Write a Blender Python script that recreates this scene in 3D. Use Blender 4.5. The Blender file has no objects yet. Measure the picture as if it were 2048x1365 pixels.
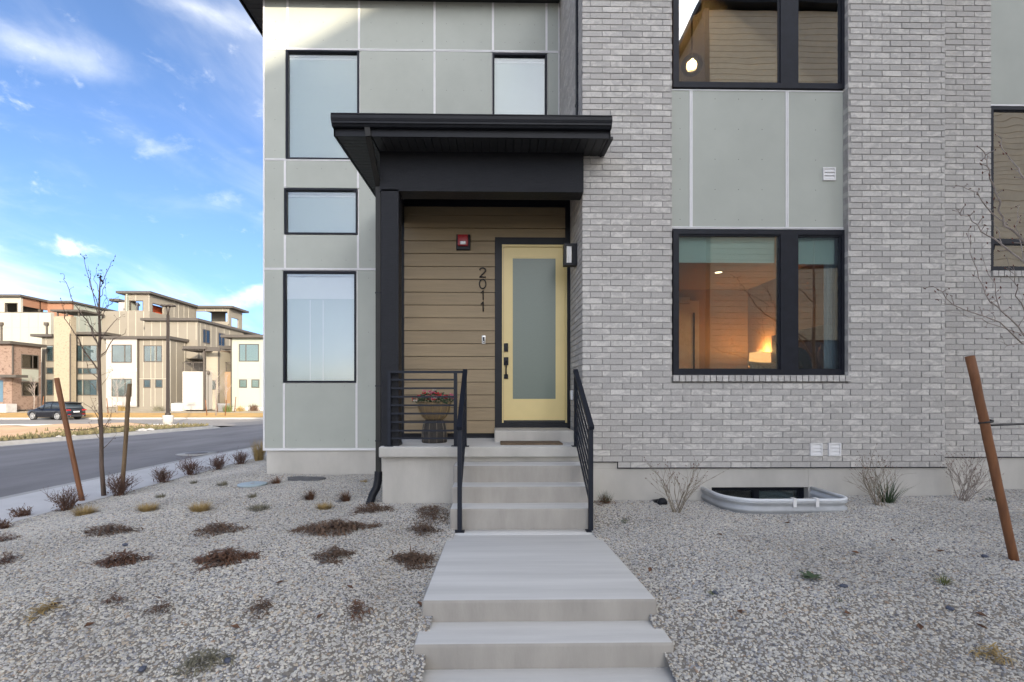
import bpy, bmesh, math, random
import numpy as np
from mathutils import Vector, Matrix
R = math.radians
rnd = random.Random(7)
S = bpy.context.scene
COL = S.collection

# ------------------------------------------------------------------ camera
F, CX, HY, EYE, YAW = 1024.0, 1005.9, 790.0, 1.35, R(1.0)      # photo pixels (2048 wide), metres
cd = bpy.data.cameras.new('camera'); cam = bpy.data.objects.new('camera', cd); COL.objects.link(cam)
cam.location = (0, 0, EYE); cam.rotation_euler = (R(90), 0, -YAW)
cd.sensor_width = 36; cd.lens = 18
cd.shift_x = (1024 - CX) / 2048; cd.shift_y = (HY - 682.5) / 2048
cd.clip_start = .05; cd.clip_end = 6000
S.camera = cam

# ------------------------------------------------------------------ sky and sun
SUN_TO = Vector((.52, -1.0, .30)).normalized()                 # towards the sun: behind the camera, right, low
EL = math.asin(SUN_TO.z); AZ = math.atan2(SUN_TO.x, SUN_TO.y)
W = bpy.data.worlds.new('World'); S.world = W; W.use_nodes = True
wn, wl = W.node_tree.nodes, W.node_tree.links
def N(nodes, typ, **kw):
    n = nodes.new(typ)
    for k, v in kw.items():
        if k.startswith('i_'):
            key = k[2:]; n.inputs[int(key) if key.isdigit() else key.replace('_', ' ')].default_value = v
        else: setattr(n, k, v)
    return n
sky = N(wn, 'ShaderNodeTexSky', sky_type='NISHITA', sun_disc=False, sun_elevation=EL, sun_rotation=AZ, altitude=1400,
        air_density=.42, dust_density=9.0, ozone_density=4.0)
bg = wn['Background']; bg.inputs[1].default_value = .15
hs = N(wn, 'ShaderNodeHueSaturation', i_Saturation=1.0, i_Value=1.0); wl.new(sky.outputs[0], hs.inputs['Color'])
geo = N(wn, 'ShaderNodeTexCoord')
def wmath(op, a, b=None, clamp=False):
    m = N(wn, 'ShaderNodeMath', operation=op, use_clamp=clamp)
    for i, v in enumerate((a, b)):
        if v is None: continue
        if isinstance(v, (int, float)): m.inputs[i].default_value = v
        else: wl.new(v, m.inputs[i])
    return m.outputs[0]
# cloud layer added to brighten the shade; its offset keeps most out of view
CLX, CLY = 9.6, 5.7
sep = N(wn, 'ShaderNodeSeparateXYZ'); wl.new(geo.outputs['Generated'], sep.inputs[0])
den = wmath('ADD', wmath('MAXIMUM', sep.outputs[2], 0.0), .16)
cu, cv = wmath('DIVIDE', sep.outputs[0], den), wmath('DIVIDE', sep.outputs[1], den)
cmb = N(wn, 'ShaderNodeCombineXYZ'); wl.new(cu, cmb.inputs[0]); wl.new(wmath('MULTIPLY', cv, .45), cmb.inputs[1])
off_ = N(wn, 'ShaderNodeVectorMath', operation='ADD'); off_.inputs[1].default_value = (CLX, CLY, 0); wl.new(cmb.outputs[0], off_.inputs[0])
n0 = N(wn, 'ShaderNodeTexNoise', i_Scale=.33, i_Detail=2.0, i_Roughness=.5); wl.new(off_.outputs[0], n0.inputs['Vector'])
n1 = N(wn, 'ShaderNodeTexNoise', i_Scale=1.0, i_Detail=7.0, i_Roughness=.56, i_Distortion=.7); wl.new(off_.outputs[0], n1.inputs['Vector'])
n1m = N(wn, 'ShaderNodeMapRange', i_1=.44, i_2=.66, i_3=0.0, i_4=.80, interpolation_type='SMOOTHSTEP')
wl.new(wmath('ADD', wmath('MULTIPLY', n0.outputs[0], .62), wmath('MULTIPLY', n1.outputs[0], .38)), n1m.inputs[0])
mx = N(wn, 'ShaderNodeMix', data_type='RGBA'); mx.inputs['B'].default_value = (6.0, 5.95, 5.9, 1)
wl.new(n1m.outputs[0], mx.inputs['Factor']); wl.new(hs.outputs[0], mx.inputs['A'])
last = mx.outputs['Result']
def ray(px, py=HY):
    u = (px - CX) / F; v = (HY - py) / F
    return Vector((u*math.cos(YAW) + math.sin(YAW), math.cos(YAW) - u*math.sin(YAW), v))
def cloud(px, py, wx, wy, sc, lo, hi, amt, tilt=0.0):
    """one cloud: an ellipse of sky, broken up by noise"""
    global last
    d = ray(px, py).normalized(); r = d.cross(Vector((0, 0, 1))).normalized(); u = r.cross(d)
    r2 = r*math.cos(tilt) + u*math.sin(tilt); u2 = -r*math.sin(tilt) + u*math.cos(tilt)
    def dot(v):
        n = N(wn, 'ShaderNodeVectorMath', operation='DOT_PRODUCT'); n.inputs[1].default_value = v; wl.new(geo.outputs['Generated'], n.inputs[0]); return n.outputs['Value']
    a, b = wmath('MULTIPLY', dot(r2), 1/wx), wmath('MULTIPLY', dot(u2), 1/wy)
    q = wmath('SUBTRACT', 1.0, wmath('SQRT', wmath('ADD', wmath('MULTIPLY', a, a), wmath('MULTIPLY', b, b))), True)
    front = wmath('GREATER_THAN', dot(d), .5)
    nz = N(wn, 'ShaderNodeTexNoise', i_Scale=sc, i_Detail=7.0, i_Roughness=.6, i_Distortion=.3)
    mp = N(wn, 'ShaderNodeMapping'); mp.inputs['Scale'].default_value = (1, 1, wx/wy*.6); wl.new(geo.outputs['Generated'], mp.inputs[0]); wl.new(mp.outputs[0], nz.inputs['Vector'])
    m = N(wn, 'ShaderNodeMapRange', i_1=lo, i_2=hi, i_3=0.0, i_4=amt, interpolation_type='SMOOTHSTEP')
    wl.new(wmath('MULTIPLY', wmath('ADD', q, wmath('MULTIPLY', wmath('SUBTRACT', nz.outputs[0], .5), 2.2)), front), m.inputs[0])
    k = N(wn, 'ShaderNodeMix', data_type='RGBA'); k.inputs['B'].default_value = (3.6, 3.75, 4.0, 1)
    wl.new(m.outputs[0], k.inputs['Factor']); wl.new(last, k.inputs['A']); last = k.outputs['Result']
cloud(60, 95, .15, .05, 4, .15, 1.7, .6, .10)
cloud(395, 18, .12, .03, 5, .1, 1.7, .7)
cloud(150, 500, .055, .024, 20, .2, 1.0, .75)
cloud(440, 415, .16, .045, 5, .15, 1.5, .2, .12)
cloud(500, 590, .10, .03, 9, .2, 1.0, .6, .2)
tint = N(wn, 'ShaderNodeMix', data_type='RGBA', blend_type='MULTIPLY'); tint.inputs['Factor'].default_value = 1.0; tint.inputs['B'].default_value = (1.06, 1.0, .865, 1)   # the camera's white balance for open shade
wl.new(last, tint.inputs['A']); wl.new(tint.outputs['Result'], bg.inputs[0])
sd = bpy.data.lights.new('sun', 'SUN'); sd.energy = 2.0; sd.angle = R(.55); sd.color = (1.0, .87, .69)
so = bpy.data.objects.new('sun', sd); COL.objects.link(so); so.location = (30, -40, 40)
so.rotation_euler = (-SUN_TO).to_track_quat('-Z', 'Y').to_euler()
vs = S.view_settings; vs.view_transform = 'Standard'; vs.look = 'None'; vs.gamma = 1; vs.use_curve_mapping = False; vs.exposure = 1.82
S.cycles.use_denoising = True; S.cycles.max_bounces = 8; S.cycles.transparent_max_bounces = 16
S.cycles.sample_clamp_indirect = 6.0

# ------------------------------------------------------------------ helpers: pixels to places
def P(px, py, Y):
    """pixel on the vertical plane at depth Y -> (X, Z)"""
    d = ray(px, py); t = Y / d.y
    return d.x*t, EYE + d.z*t
def PX(px, Y): return P(px, HY, Y)[0]
def PZ(py, Y, px=988): return P(px, py, Y)[1]
def Q(px, py, X):
    """pixel on the plane X = const -> (Y, Z)"""
    d = ray(px, py); t = X / d.x
    return d.y*t, EYE + d.z*t
def sstep(a, b, x):
    t = min(1, max(0, (x - a)/(b - a))); return t*t*(3 - 2*t)
def street(Y):                       # the pavement's level along the street
    z = -.10 - .02*max(0.0, min(Y, 50.0) - 12)
    return z + .46*sstep(49.6, 57, Y)
def g(X, Y):                         # the ground beside the house
    base = .02 + .012*math.sin(X*2.3 + 1)*math.sin(Y*1.9) + .008*math.sin(X*5.1)*math.cos(Y*4.3)
    base -= .30*max(0.0, 3.35 - Y)*sstep(-4.4, -2.6, X) if Y > .3 else .915*sstep(-4.4, -2.6, X)
    if Y < 5.75 and -1.1 < X < 1.7: base -= .075*sstep(-1.1, -.6, X)*sstep(1.7, 1.2, X)*sstep(5.75, 5.3, Y)
    if X > 2: base += .05*sstep(2, 5.5, X)
    k = sstep(-4.0, -5.5, X)
    return base*(1-k) + (street(Y) - .01)*k
def G(px, py, f=None):
    """pixel -> point on the ground"""
    f = f or g; d = ray(px, py); t = .5
    for i in range(4000):
        p = d*t
        if EYE + p.z <= f(p.x, p.y): return Vector((p.x, p.y, f(p.x, p.y)))
        t += .01 if t < 20 else .03
    return Vector((d.x*t, d.y*t, 0))

# ------------------------------------------------------------------ helpers: meshes
class MB:
    def __init__(s): s.v = []; s.f = []; s.smooth = set()
    def add(s, vs, fs, smooth=False):
        o = len(s.v); s.v += [tuple(v) for v in vs]
        for f in fs:
            if smooth: s.smooth.add(len(s.f))
            s.f.append(tuple(i+o for i in f))
        return s
    def box(s, x0, x1, y0, y1, z0, z1):
        x0, x1 = min(x0, x1), max(x0, x1); y0, y1 = min(y0, y1), max(y0, y1); z0, z1 = min(z0, z1), max(z0, z1)
        return s.add([(x, y, z) for z in (z0, z1) for y in (y0, y1) for x in (x0, x1)],
              [(0,2,3,1),(4,5,7,6),(0,1,5,4),(2,6,7,3),(0,4,6,2),(1,3,7,5)])
    def bbox(s, x0, x1, y0, y1, z0, z1, r=.012, seg=2):
        b = bmesh.new(); bmesh.ops.create_cube(b, size=1)
        for v in b.verts: v.co = Vector(((x0+x1)/2 + v.co.x*(x1-x0), (y0+y1)/2 + v.co.y*(y1-y0), (z0+z1)/2 + v.co.z*(z1-z0)))
        bmesh.ops.bevel(b, geom=b.edges[:], offset=r, segments=seg, affect='EDGES', profile=.6)
        b.verts.index_update(); s.add([v.co for v in b.verts], [[v.index for v in f.verts] for f in b.faces], True); b.free(); return s
    def prism(s, poly, axis, a, b):
        """poly of 2-D points extruded along axis ('x','y','z') from a to b"""
        def mk(p, t): return {'x': (t, p[0], p[1]), 'y': (p[0], t, p[1]), 'z': (p[0], p[1], t)}[axis]
        n = len(poly)
        return s.add([mk(p, a) for p in poly] + [mk(p, b) for p in poly],
              [tuple(range(n)), tuple(range(2*n-1, n-1, -1))] + [(i, i+n, (i+1) % n + n, (i+1) % n) for i in range(n)])
    def tube(s, pts, rad, n=6, cap=True, smooth=True, flat=None):
        pts = [Vector(p) for p in pts]; rr = rad if isinstance(rad, (list, tuple)) else [rad]*len(pts)
        vs = []; up = None
        for i, p in enumerate(pts):
            t = (pts[min(i+1, len(pts)-1)] - pts[max(i-1, 0)]).normalized()
            if up is None: up = Vector((0, 0, 1)) if abs(t.z) < .9 else Vector((0, 1, 0))
            a = t.cross(up).normalized(); b = a.cross(t).normalized(); up = b
            for k in range(n):
                an = 2*math.pi*(k+.5)/n; vs.append(p + (a*math.cos(an) + b*math.sin(an))*rr[i])
        fs = [(i*n+k, i*n+(k+1) % n, (i+1)*n+(k+1) % n, (i+1)*n+k) for i in range(len(pts)-1) for k in range(n)]
        if cap: fs += [tuple(range(n-1, -1, -1)), tuple(range((len(pts)-1)*n, len(pts)*n))]
        return s.add(vs, fs, smooth)
    def bar(s, a, b, w, h, ref=(0, 0, 1)):
        """rectangular bar from a to b, w across, h along ref"""
        a, b = Vector(a), Vector(b); t = (b-a).normalized(); r = t.cross(Vector(ref)).normalized(); u = r.cross(t).normalized()
        c = [(-w/2, -h/2), (w/2, -h/2), (w/2, h/2), (-w/2, h/2)]
        return s.add([p + r*x + u*y for p in (a, b) for x, y in c], [(3,2,1,0),(4,5,6,7)] + [(i, (i+1) % 4, (i+1) % 4+4, i+4) for i in range(4)])
    def lathe(s, prof, c, n=24, smooth=True):
        vs = [(c[0]+r*math.cos(2*math.pi*k/n), c[1]+r*math.sin(2*math.pi*k/n), c[2]+z) for r, z in prof for k in range(n)]
        m = len(prof)
        return s.add(vs, [(i*n+k, i*n+(k+1) % n, (i+1)*n+(k+1) % n, (i+1)*n+k) for i in range(m-1) for k in range(n)] + [tuple(range(n-1, -1, -1)), tuple(range((m-1)*n, m*n))], smooth)
    def quad(s, a, b, c, d): return s.add([a, b, c, d], [(0, 1, 2, 3)])
    def build(s, name, mat, parent=None, origin=None):
        off = wloc(parent) if parent else Vector(origin or (0, 0, 0))
        me = bpy.data.meshes.new(name)
        me.from_pydata([(v[0]-off.x, v[1]-off.y, v[2]-off.z) for v in s.v], [], s.f); me.update()
        if s.smooth:
            fl = np.zeros(len(me.polygons), bool); fl[list(s.smooth)] = True; me.polygons.foreach_set('use_smooth', fl)
        me.materials.append(mat)
        o = bpy.data.objects.new(name, me); COL.objects.link(o)
        if parent: o.parent = parent
        else: o.location = off
        return o
def wloc(o):
    v = Vector((0, 0, 0))
    while o is not None: v = v + o.location; o = o.parent
    return v
def tag(o, label=None, cat=None, group=None, kind=None):
    for k, v in (('label', label), ('category', cat), ('group', group), ('kind', kind)):
        if v: o[k] = v
    return o
def thing(name, label, cat, loc=(0, 0, 0), group=None):
    o = bpy.data.objects.new(name, None); COL.objects.link(o); o.location = loc; o.empty_display_size = .1
    return tag(o, label, cat, group)
def part(name, mat, parent, *boxes):
    m = MB()
    for b in boxes: m.box(*b)
    return m.build(name, mat, parent)

# ------------------------------------------------------------------ materials
def new_mat(name):
    m = bpy.data.materials.new(name); m.use_nodes = True
    nt = m.node_tree; return m, nt.nodes, nt.links, nt.nodes['Principled BSDF']
def mat(name, col, rough=.6, metal=0.0, var=.12, scale=8.0, bump=0.0, bscale=60.0, stretch=(1, 1, 1), spec=.5, col2=None, lo=.35, hi=.7, obj_var=0.0):
    """plain surface: two-tone noise, fine bump, optional difference from object to object"""
    m, n, l, b = new_mat(name)
    gp = N(n, 'ShaderNodeNewGeometry'); mp = N(n, 'ShaderNodeMapping'); mp.inputs['Scale'].default_value = stretch; l.new(gp.outputs['Position'], mp.inputs[0])
    nz = N(n, 'ShaderNodeTexNoise', i_Scale=scale, i_Detail=6.0, i_Roughness=.6); l.new(mp.outputs[0], nz.inputs['Vector'])
    mr = N(n, 'ShaderNodeMapRange', i_1=lo, i_2=hi); l.new(nz.outputs[0], mr.inputs[0])
    mx = N(n, 'ShaderNodeMix', data_type='RGBA')
    c2 = col2 or tuple(c*(1-var) for c in col); c1 = col if col2 else tuple(min(.95, c*(1+var*.6)) for c in col)
    mx.inputs['A'].default_value = (*c1, 1); mx.inputs['B'].default_value = (*c2, 1); l.new(mr.outputs[0], mx.inputs['Factor'])
    out = mx.outputs['Result']
    if obj_var:
        oi = N(n, 'ShaderNodeObjectInfo'); vr = N(n, 'ShaderNodeMapRange', i_3=1-obj_var, i_4=1+obj_var); l.new(oi.outputs['Random'], vr.inputs[0])
        h = N(n, 'ShaderNodeHueSaturation'); l.new(vr.outputs[0], h.inputs['Value']); l.new(out, h.inputs['Color']); out = h.outputs[0]
    l.new(out, b.inputs['Base Color'])
    b.inputs['Roughness'].default_value = rough; b.inputs['Metallic'].default_value = metal; b.inputs['Specular IOR Level'].default_value = spec
    if bump:
        nb = N(n, 'ShaderNodeTexNoise', i_Scale=bscale, i_Detail=5.0, i_Roughness=.65); l.new(mp.outputs[0], nb.inputs['Vector'])
        bp = N(n, 'ShaderNodeBump', i_Strength=bump, i_Distance=.01); l.new(nb.outputs[0], bp.inputs['Height']); l.new(bp.outputs[0], b.inputs['Normal'])
    return m
def glass(name, refl=.16, tint=(.86, .92, .90), rough=.0, wave=0.0):
    m, n, l, b = new_mat(name); n.remove(b)
    tr = N(n, 'ShaderNodeBsdfTransparent'); tr.inputs[0].default_value = (*tint, 1)
    gl = N(n, 'ShaderNodeBsdfGlossy'); gl.inputs['Roughness'].default_value = rough
    if wave:
        gp = N(n, 'ShaderNodeNewGeometry'); nz = N(n, 'ShaderNodeTexNoise', i_Scale=1.3, i_Detail=1.0); l.new(gp.outputs['Position'], nz.inputs['Vector'])
        bp = N(n, 'ShaderNodeBump', i_Strength=wave, i_Distance=.05); l.new(nz.outputs[0], bp.inputs['Height']); l.new(bp.outputs[0], gl.inputs['Normal'])
    fr = N(n, 'ShaderNodeFresnel', i_IOR=1.5)
    ad = N(n, 'ShaderNodeMath', operation='ADD', use_clamp=True); ad.inputs[1].default_value = refl; l.new(fr.outputs[0], ad.inputs[0])
    mx = N(n, 'ShaderNodeMixShader'); l.new(ad.outputs[0], mx.inputs[0]); l.new(tr.outputs[0], mx.inputs[1]); l.new(gl.outputs[0], mx.inputs[2])
    l.new(mx.outputs[0], n['Material Output'].inputs[0]); return m
def emit(name, col, st):
    m, n, l, b = new_mat(name); b.inputs['Base Color'].default_value = (*col, 1); b.inputs['Emission Color'].default_value = (*col, 1); b.inputs['Emission Strength'].default_value = st; return m
def brick_mat(name, dark, light, scale=9.0, lo=.42, hi=.62, varv=.16):
    m, n, l, b = new_mat(name)
    gp = N(n, 'ShaderNodeNewGeometry'); oi = N(n, 'ShaderNodeObjectInfo')
    ad = N(n, 'ShaderNodeMath', operation='ADD'); l.new(gp.outputs['Random Per Island'], ad.inputs[0]); l.new(oi.outputs['Random'], ad.inputs[1])
    fr = N(n, 'ShaderNodeMath', operation='FRACT'); l.new(ad.outputs[0], fr.inputs[0])
    sc = N(n, 'ShaderNodeMath', operation='MULTIPLY'); sc.inputs[1].default_value = 37.0; l.new(fr.outputs[0], sc.inputs[0])
    va = N(n, 'ShaderNodeVectorMath', operation='ADD'); l.new(gp.outputs['Position'], va.inputs[0]); l.new(sc.outputs[0], va.inputs[1])
    mp = N(n, 'ShaderNodeMapping'); mp.inputs['Scale'].default_value = (.8, .8, 1.3); l.new(va.outputs[0], mp.inputs[0])
    nz = N(n, 'ShaderNodeTexNoise', i_Scale=scale, i_Detail=4.0, i_Roughness=.55, i_Distortion=1.2); l.new(mp.outputs[0], nz.inputs['Vector'])
    # share of whitewash differs from brick to brick
    sh = N(n, 'ShaderNodeMapRange', i_3=-.13, i_4=.13); l.new(fr.outputs[0], sh.inputs[0])
    sm = N(n, 'ShaderNodeMath', operation='ADD'); l.new(nz.outputs[0], sm.inputs[0]); l.new(sh.outputs[0], sm.inputs[1])
    mr = N(n, 'ShaderNodeMapRange', i_1=lo, i_2=hi, interpolation_type='SMOOTHSTEP'); l.new(sm.outputs[0], mr.inputs[0])
    mx = N(n, 'ShaderNodeMix', data_type='RGBA'); mx.inputs['A'].default_value = (*dark, 1); mx.inputs['B'].default_value = (*light, 1); l.new(mr.outputs[0], mx.inputs['Factor'])
    wn2 = N(n, 'ShaderNodeTexWhiteNoise', noise_dimensions='1D'); l.new(sc.outputs[0], wn2.inputs['W'])
    vr = N(n, 'ShaderNodeMapRange', i_3=1-varv, i_4=1+varv); l.new(wn2.outputs['Value'], vr.inputs[0])
    fine = N(n, 'ShaderNodeTexNoise', i_Scale=55.0, i_Detail=4.0, i_Roughness=.7); l.new(gp.outputs['Position'], fine.inputs['Vector'])
    fv = N(n, 'ShaderNodeMapRange', i_1=.3, i_2=.7, i_3=.88, i_4=1.1); l.new(fine.outputs[0], fv.inputs[0])
    mu = N(n, 'ShaderNodeMath', operation='MULTIPLY'); l.new(vr.outputs[0], mu.inputs[0]); l.new(fv.outputs[0], mu.inputs[1])
    h = N(n, 'ShaderNodeHueSaturation'); l.new(mu.outputs[0], h.inputs['Value']); l.new(mx.outputs['Result'], h.inputs['Color']); l.new(h.outputs[0], b.inputs['Base Color'])
    b.inputs['Roughness'].default_value = .9; b.inputs['Specular IOR Level'].default_value = .2
    bp = N(n, 'ShaderNodeBump', i_Strength=.5, i_Distance=.004); l.new(fine.outputs[0], bp.inputs['Height']); l.new(bp.outputs[0], b.inputs['Normal'])
    return m
def stone_mat(name, cols, rough=.75):
    m, n, l, b = new_mat(name)
    oi = N(n, 'ShaderNodeObjectInfo'); cr = N(n, 'ShaderNodeValToRGB'); cr.color_ramp.interpolation = 'CONSTANT'
    e = cr.color_ramp.elements
    while len(e) > 1: e.remove(e[-1])
    e[0].position = 0; e[0].color = (*cols[0][1], 1)
    t = cols[0][0]
    for w, c in cols[1:]:
        k = e.new(t); k.color = (*c, 1); t += w
    l.new(oi.outputs['Random'], cr.inputs[0])
    gp = N(n, 'ShaderNodeNewGeometry'); nz = N(n, 'ShaderNodeTexNoise', i_Scale=90.0, i_Detail=3.0); l.new(gp.outputs['Position'], nz.inputs['Vector'])
    mr = N(n, 'ShaderNodeMapRange', i_1=.3, i_2=.7, i_3=.8, i_4=1.15); l.new(nz.outputs[0], mr.inputs[0])
    # dusty patches over the whole bed
    n2 = N(n, 'ShaderNodeTexNoise', i_Scale=.9, i_Detail=3.0); l.new(gp.outputs['Position'], n2.inputs['Vector'])
    m2 = N(n, 'ShaderNodeMapRange', i_1=.35, i_2=.65, i_3=.88, i_4=1.1); l.new(n2.outputs[0], m2.inputs[0])
    mu = N(n, 'ShaderNodeMath', operation='MULTIPLY'); l.new(mr.outputs[0], mu.inputs[0]); l.new(m2.outputs[0], mu.inputs[1])
    h = N(n, 'ShaderNodeHueSaturation'); l.new(mu.outputs[0], h.inputs['Value']); l.new(cr.outputs[0], h.inputs['Color']); l.new(h.outputs[0], b.inputs['Base Color'])
    b.inputs['Roughness'].default_value = rough; return m
M = {}
M['brick'] = brick_mat('grey_brick', (.455, .435, .41), (.585, .56, .52), lo=.46, hi=.70, varv=.07)
M['mortar'] = mat('mortar', (.34, .325, .31), .95, var=.2, scale=14, bump=.4, bscale=120)
M['panel'] = mat('sage_panel', (.388, .405, .360), .55, var=.08, scale=1.1, bump=.06, bscale=2.2)
M['trim'] = mat('aluminium_trim', (.74, .73, .73), .4, var=.06, scale=6)
M['black'] = mat('black_paint', (0.009, 0.01, 0.014), .5, spec=.28, var=.25, scale=5, bump=.05, bscale=80)
M['blackwood'] = mat('black_wood_grain', (0.011, 0.012, 0.016), .5, spec=.28, var=.3, scale=10, bump=.55, bscale=22, stretch=(1, 1, 9))
M['blackwood_h'] = mat('black_wood_grain_level', (0.011, 0.012, 0.016), .5, spec=.28, var=.3, scale=10, bump=.55, bscale=22, stretch=(1, 1, 14))
M['soffit'] = mat('dark_soffit', (.030, .031, .033), .5, spec=.28, var=.15)
M['frame'] = mat('window_frame_black', (0.008, 0.01, 0.017), .5, spec=.28, var=.3, scale=9, bump=.04)
M['siding'] = mat('tan_siding', (.275, .205, .118), .6, var=.10, scale=6, bump=.35, bscale=20, stretch=(.25, 1, 3), obj_var=.05)
M['yellow'] = mat('pale_yellow_paint', (.70, .55, .235), .4, var=.04, scale=3)
M['doorglass'] = mat('frosted_door_glass', (.135, .17, .14), .3, var=.06, scale=40, stretch=(1, 1, 6), spec=.35)
M['concrete'] = mat('concrete', (.49, .465, .42), .85, var=.14, scale=3.0, stretch=(1, 1, .3), bump=.25, bscale=70)
M['concrete_b'] = mat('broomed_concrete', (.61, .60, .58), .85, var=.15, scale=4.5, bump=.3, bscale=55, stretch=(.08, 1, 1))  # broom streaks; paleness raised to paint in light on the treads
M['riser'] = mat('concrete_stained_shaded', (.345, .32, .285), .88, var=.16, scale=4.5, bump=.25, bscale=60, stretch=(1, 1, .28))  # stain streaks, darkened overall to paint in the shade on risers
M['riser_pale'] = mat('concrete_pale', (.47, .45, .41), .88, var=.12, scale=3, bump=.2, bscale=60)
M['stucco'] = mat('foundation_plaster', (.51, .485, .44), .9, var=.13, scale=2.0, stretch=(1, 1, .5), bump=.15, bscale=120)
M['rail'] = mat('rail_steel_black', (0.008, 0.011, 0.02), .5, spec=.28, var=.2, scale=12)
M['white'] = mat('white_plastic', (.75, .74, .73), .45, var=.03)
M['blind'] = mat('white_blind', (.52, .58, .56), .8, var=.0)
M['blindrail'] = mat('blind_rail', (.68, .69, .68), .5, var=.02)
M['glass'] = glass('window_glass', .13, wave=.02)
M['glass_blind'] = glass('window_glass_clear', .06, tint=(.96, .98, .98), wave=.012)
M['glass_wavy'] = glass('window_glass_wavy', .55, wave=.10)
M['glass_dark'] = glass('far_glass', .30, tint=(.5, .58, .6), wave=.02)
M['steel'] = mat('galvanised_steel', (.42, .43, .44), .6, metal=.3, var=.15, scale=5, bump=.05)
M['steel_in'] = mat('white_steel', (.66, .68, .70), .45, var=.06)
M['asphalt'] = mat('asphalt', (.20, .19, .195), .9, var=.28, scale=.9, bump=.5, bscale=180, stretch=(1, .25, 1))
M['walk'] = mat('pavement_concrete', (.55, .54, .54), .88, var=.07, scale=2, bump=.2, bscale=60)
M['kerb'] = mat('kerb_concrete', (.40, .39, .38), .88, var=.15, scale=3)
M['dirt'] = mat('sandy_dirt', (.64, .42, .25), .95, var=.22, scale=.7, bump=.7, bscale=5, col2=(.50, .32, .185))
M['soil'] = mat('dark_soil', (.20, .18, .155), .95, var=.25, scale=8, bump=.6, bscale=30)
M['lawn'] = mat('dormant_lawn', (.50, .29, .095), .95, var=.2, scale=1.2, bump=.6, bscale=25, col2=(.36, .25, .10))
M['weeds'] = mat('weedy_verge', (.17, .14, .075), .95, scale=3, bump=.8, bscale=18, col2=(.10, .10, .045))
M['brown'] = mat('dead_leaf_brown', (.105, .062, .040), .85, var=.35, scale=20, col2=(.17, .105, .065), obj_var=.15)
M['brown2'] = mat('dead_leaf_reddish', (.16, .075, .04), .85, scale=25, col2=(.085, .05, .032), obj_var=.15)
M['straw'] = mat('dry_grass_straw', (.40, .29, .12), .8, scale=15, col2=(.28, .19, .075), obj_var=.12)
M['greygrass'] = mat('dry_grass_grey', (.22, .20, .135), .8, scale=15, col2=(.14, .13, .09))
M['redtwig'] = mat('red_brown_twig', (.10, .055, .04), .8, scale=30, col2=(.15, .085, .06))
M['palewood'] = mat('pale_twig', (.27, .23, .17), .8, scale=30, col2=(.20, .16, .12))
M['bark'] = mat('grey_bark', (.145, .10, .075), .85, scale=12, col2=(.08, .055, .042), stretch=(1, 1, .3))
M['barkgrey'] = mat('pale_bark', (.36, .31, .275), .85, scale=14, col2=(.22, .18, .155))
M['bud'] = mat('red_bud', (.13, .045, .03), .7)
M['stake'] = mat('stained_wood_stake', (.215, .085, .03), .65, scale=3, col2=(.13, .05, .02), stretch=(6, 6, .6), bump=.4, bscale=14)
M['stake2'] = mat('weathered_wood_stake', (.19, .125, .065), .75, scale=3, col2=(.11, .07, .035), stretch=(6, 6, .6), bump=.4, bscale=14)
M['green'] = mat('weed_green', (.05, .085, .035), .6, scale=20, col2=(.03, .055, .025))
M['green2'] = mat('weed_green_light', (.12, .17, .04), .6, scale=20, col2=(.16, .15, .06))
M['strap'] = mat('black_strap', (.02, .02, .02), .6)
M['gravelbed'] = mat('gravel_bed', (.21, .19, .165), .95, var=.3, scale=60, bump=.9, bscale=70)
M['stone'] = stone_mat('gravel_stones', [(.34, (.52, .495, .45)), (.23, (.425, .41, .385)), (.14, (.335, .335, .345)), (.12, (.62, .58, .505)), (.09, (.45, .38, .295)), (.06, (.15, .15, .165)), (.02, (.34, .25, .18))])

# ------------------------------------------------------------------ setting: ground, street, gravel
BRY, BAYY, RECY, AY, DY, SLABY = 6.40, 6.50, 6.80, 8.60, 7.45, 6.17   # wall planes (metres from the camera)
BX0 = PX(1165, BRY)                     # brick corner by the porch
BX1 = PX(1890, BRY)                     # far corner of the brick pier
AX0 = PX(527, AY)                       # left corner of the panelled wall
SX0, SX1 = -.465, 1.055                 # stair width
PZ0 = PZ(894, SLABY)                    # porch floor level
def in_house(x, y):
    if y > AY + .02 and x > AX0 + .02: return True
    if y > 6.29 and -1.33 < x < BX0 + .1: return True
    if SX0 + .09 < x < SX1 - .09 and y < 6.35: return True
    if y > BRY + .03 and BX0 < x < BX1 + .11: return True
    if y > RECY + .03 and x >= BX1 + .11: return True
    if 2.70 < x < 3.95 and y > 5.68: return True
    return False
def grid(name, xs, ys, zf, m, keep=None):
    b = MB(); nx = len(xs)
    b.v = [(x, y, zf(x, y)) for y in ys for x in xs]
    for j in range(len(ys)-1):
        for i in range(nx-1):
            if keep and not keep((xs[i]+xs[i+1])/2, (ys[j]+ys[j+1])/2): continue
            b.f.append((j*nx+i, j*nx+i+1, (j+1)*nx+i+1, (j+1)*nx+i))
    return b.build(name, m)
def lin(a, b, n): return [a + (b-a)*i/n for i in range(n+1)]
def gz(x, y):
    if x > -6: z = min(g(max(x, -5.5), y), street(y)) - .12
    else: z = street(y) - .30
    return z - (.7 if (2.5 < x < 4.2 and 5.4 < y < 6.9) else 0) - (.5 if (-.9 < x < 1.5 and y < 3.6) else 0)
xs = [-3000, -800, -300, -150, -90] + lin(-60, -18, 8) + lin(-17, -5.6, 6) + lin(-5.5, 6.5, 48) + [10, 16, 30, 80, 300, 1000, 3000]
ys = [-1500, -300, -80, -30, -10] + lin(-4, 14, 60) + lin(16, 60, 22) + [75, 120, 300, 1000, 3500]
tag(grid('ground', xs, ys, gz, M['soil']), kind='structure')

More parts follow.
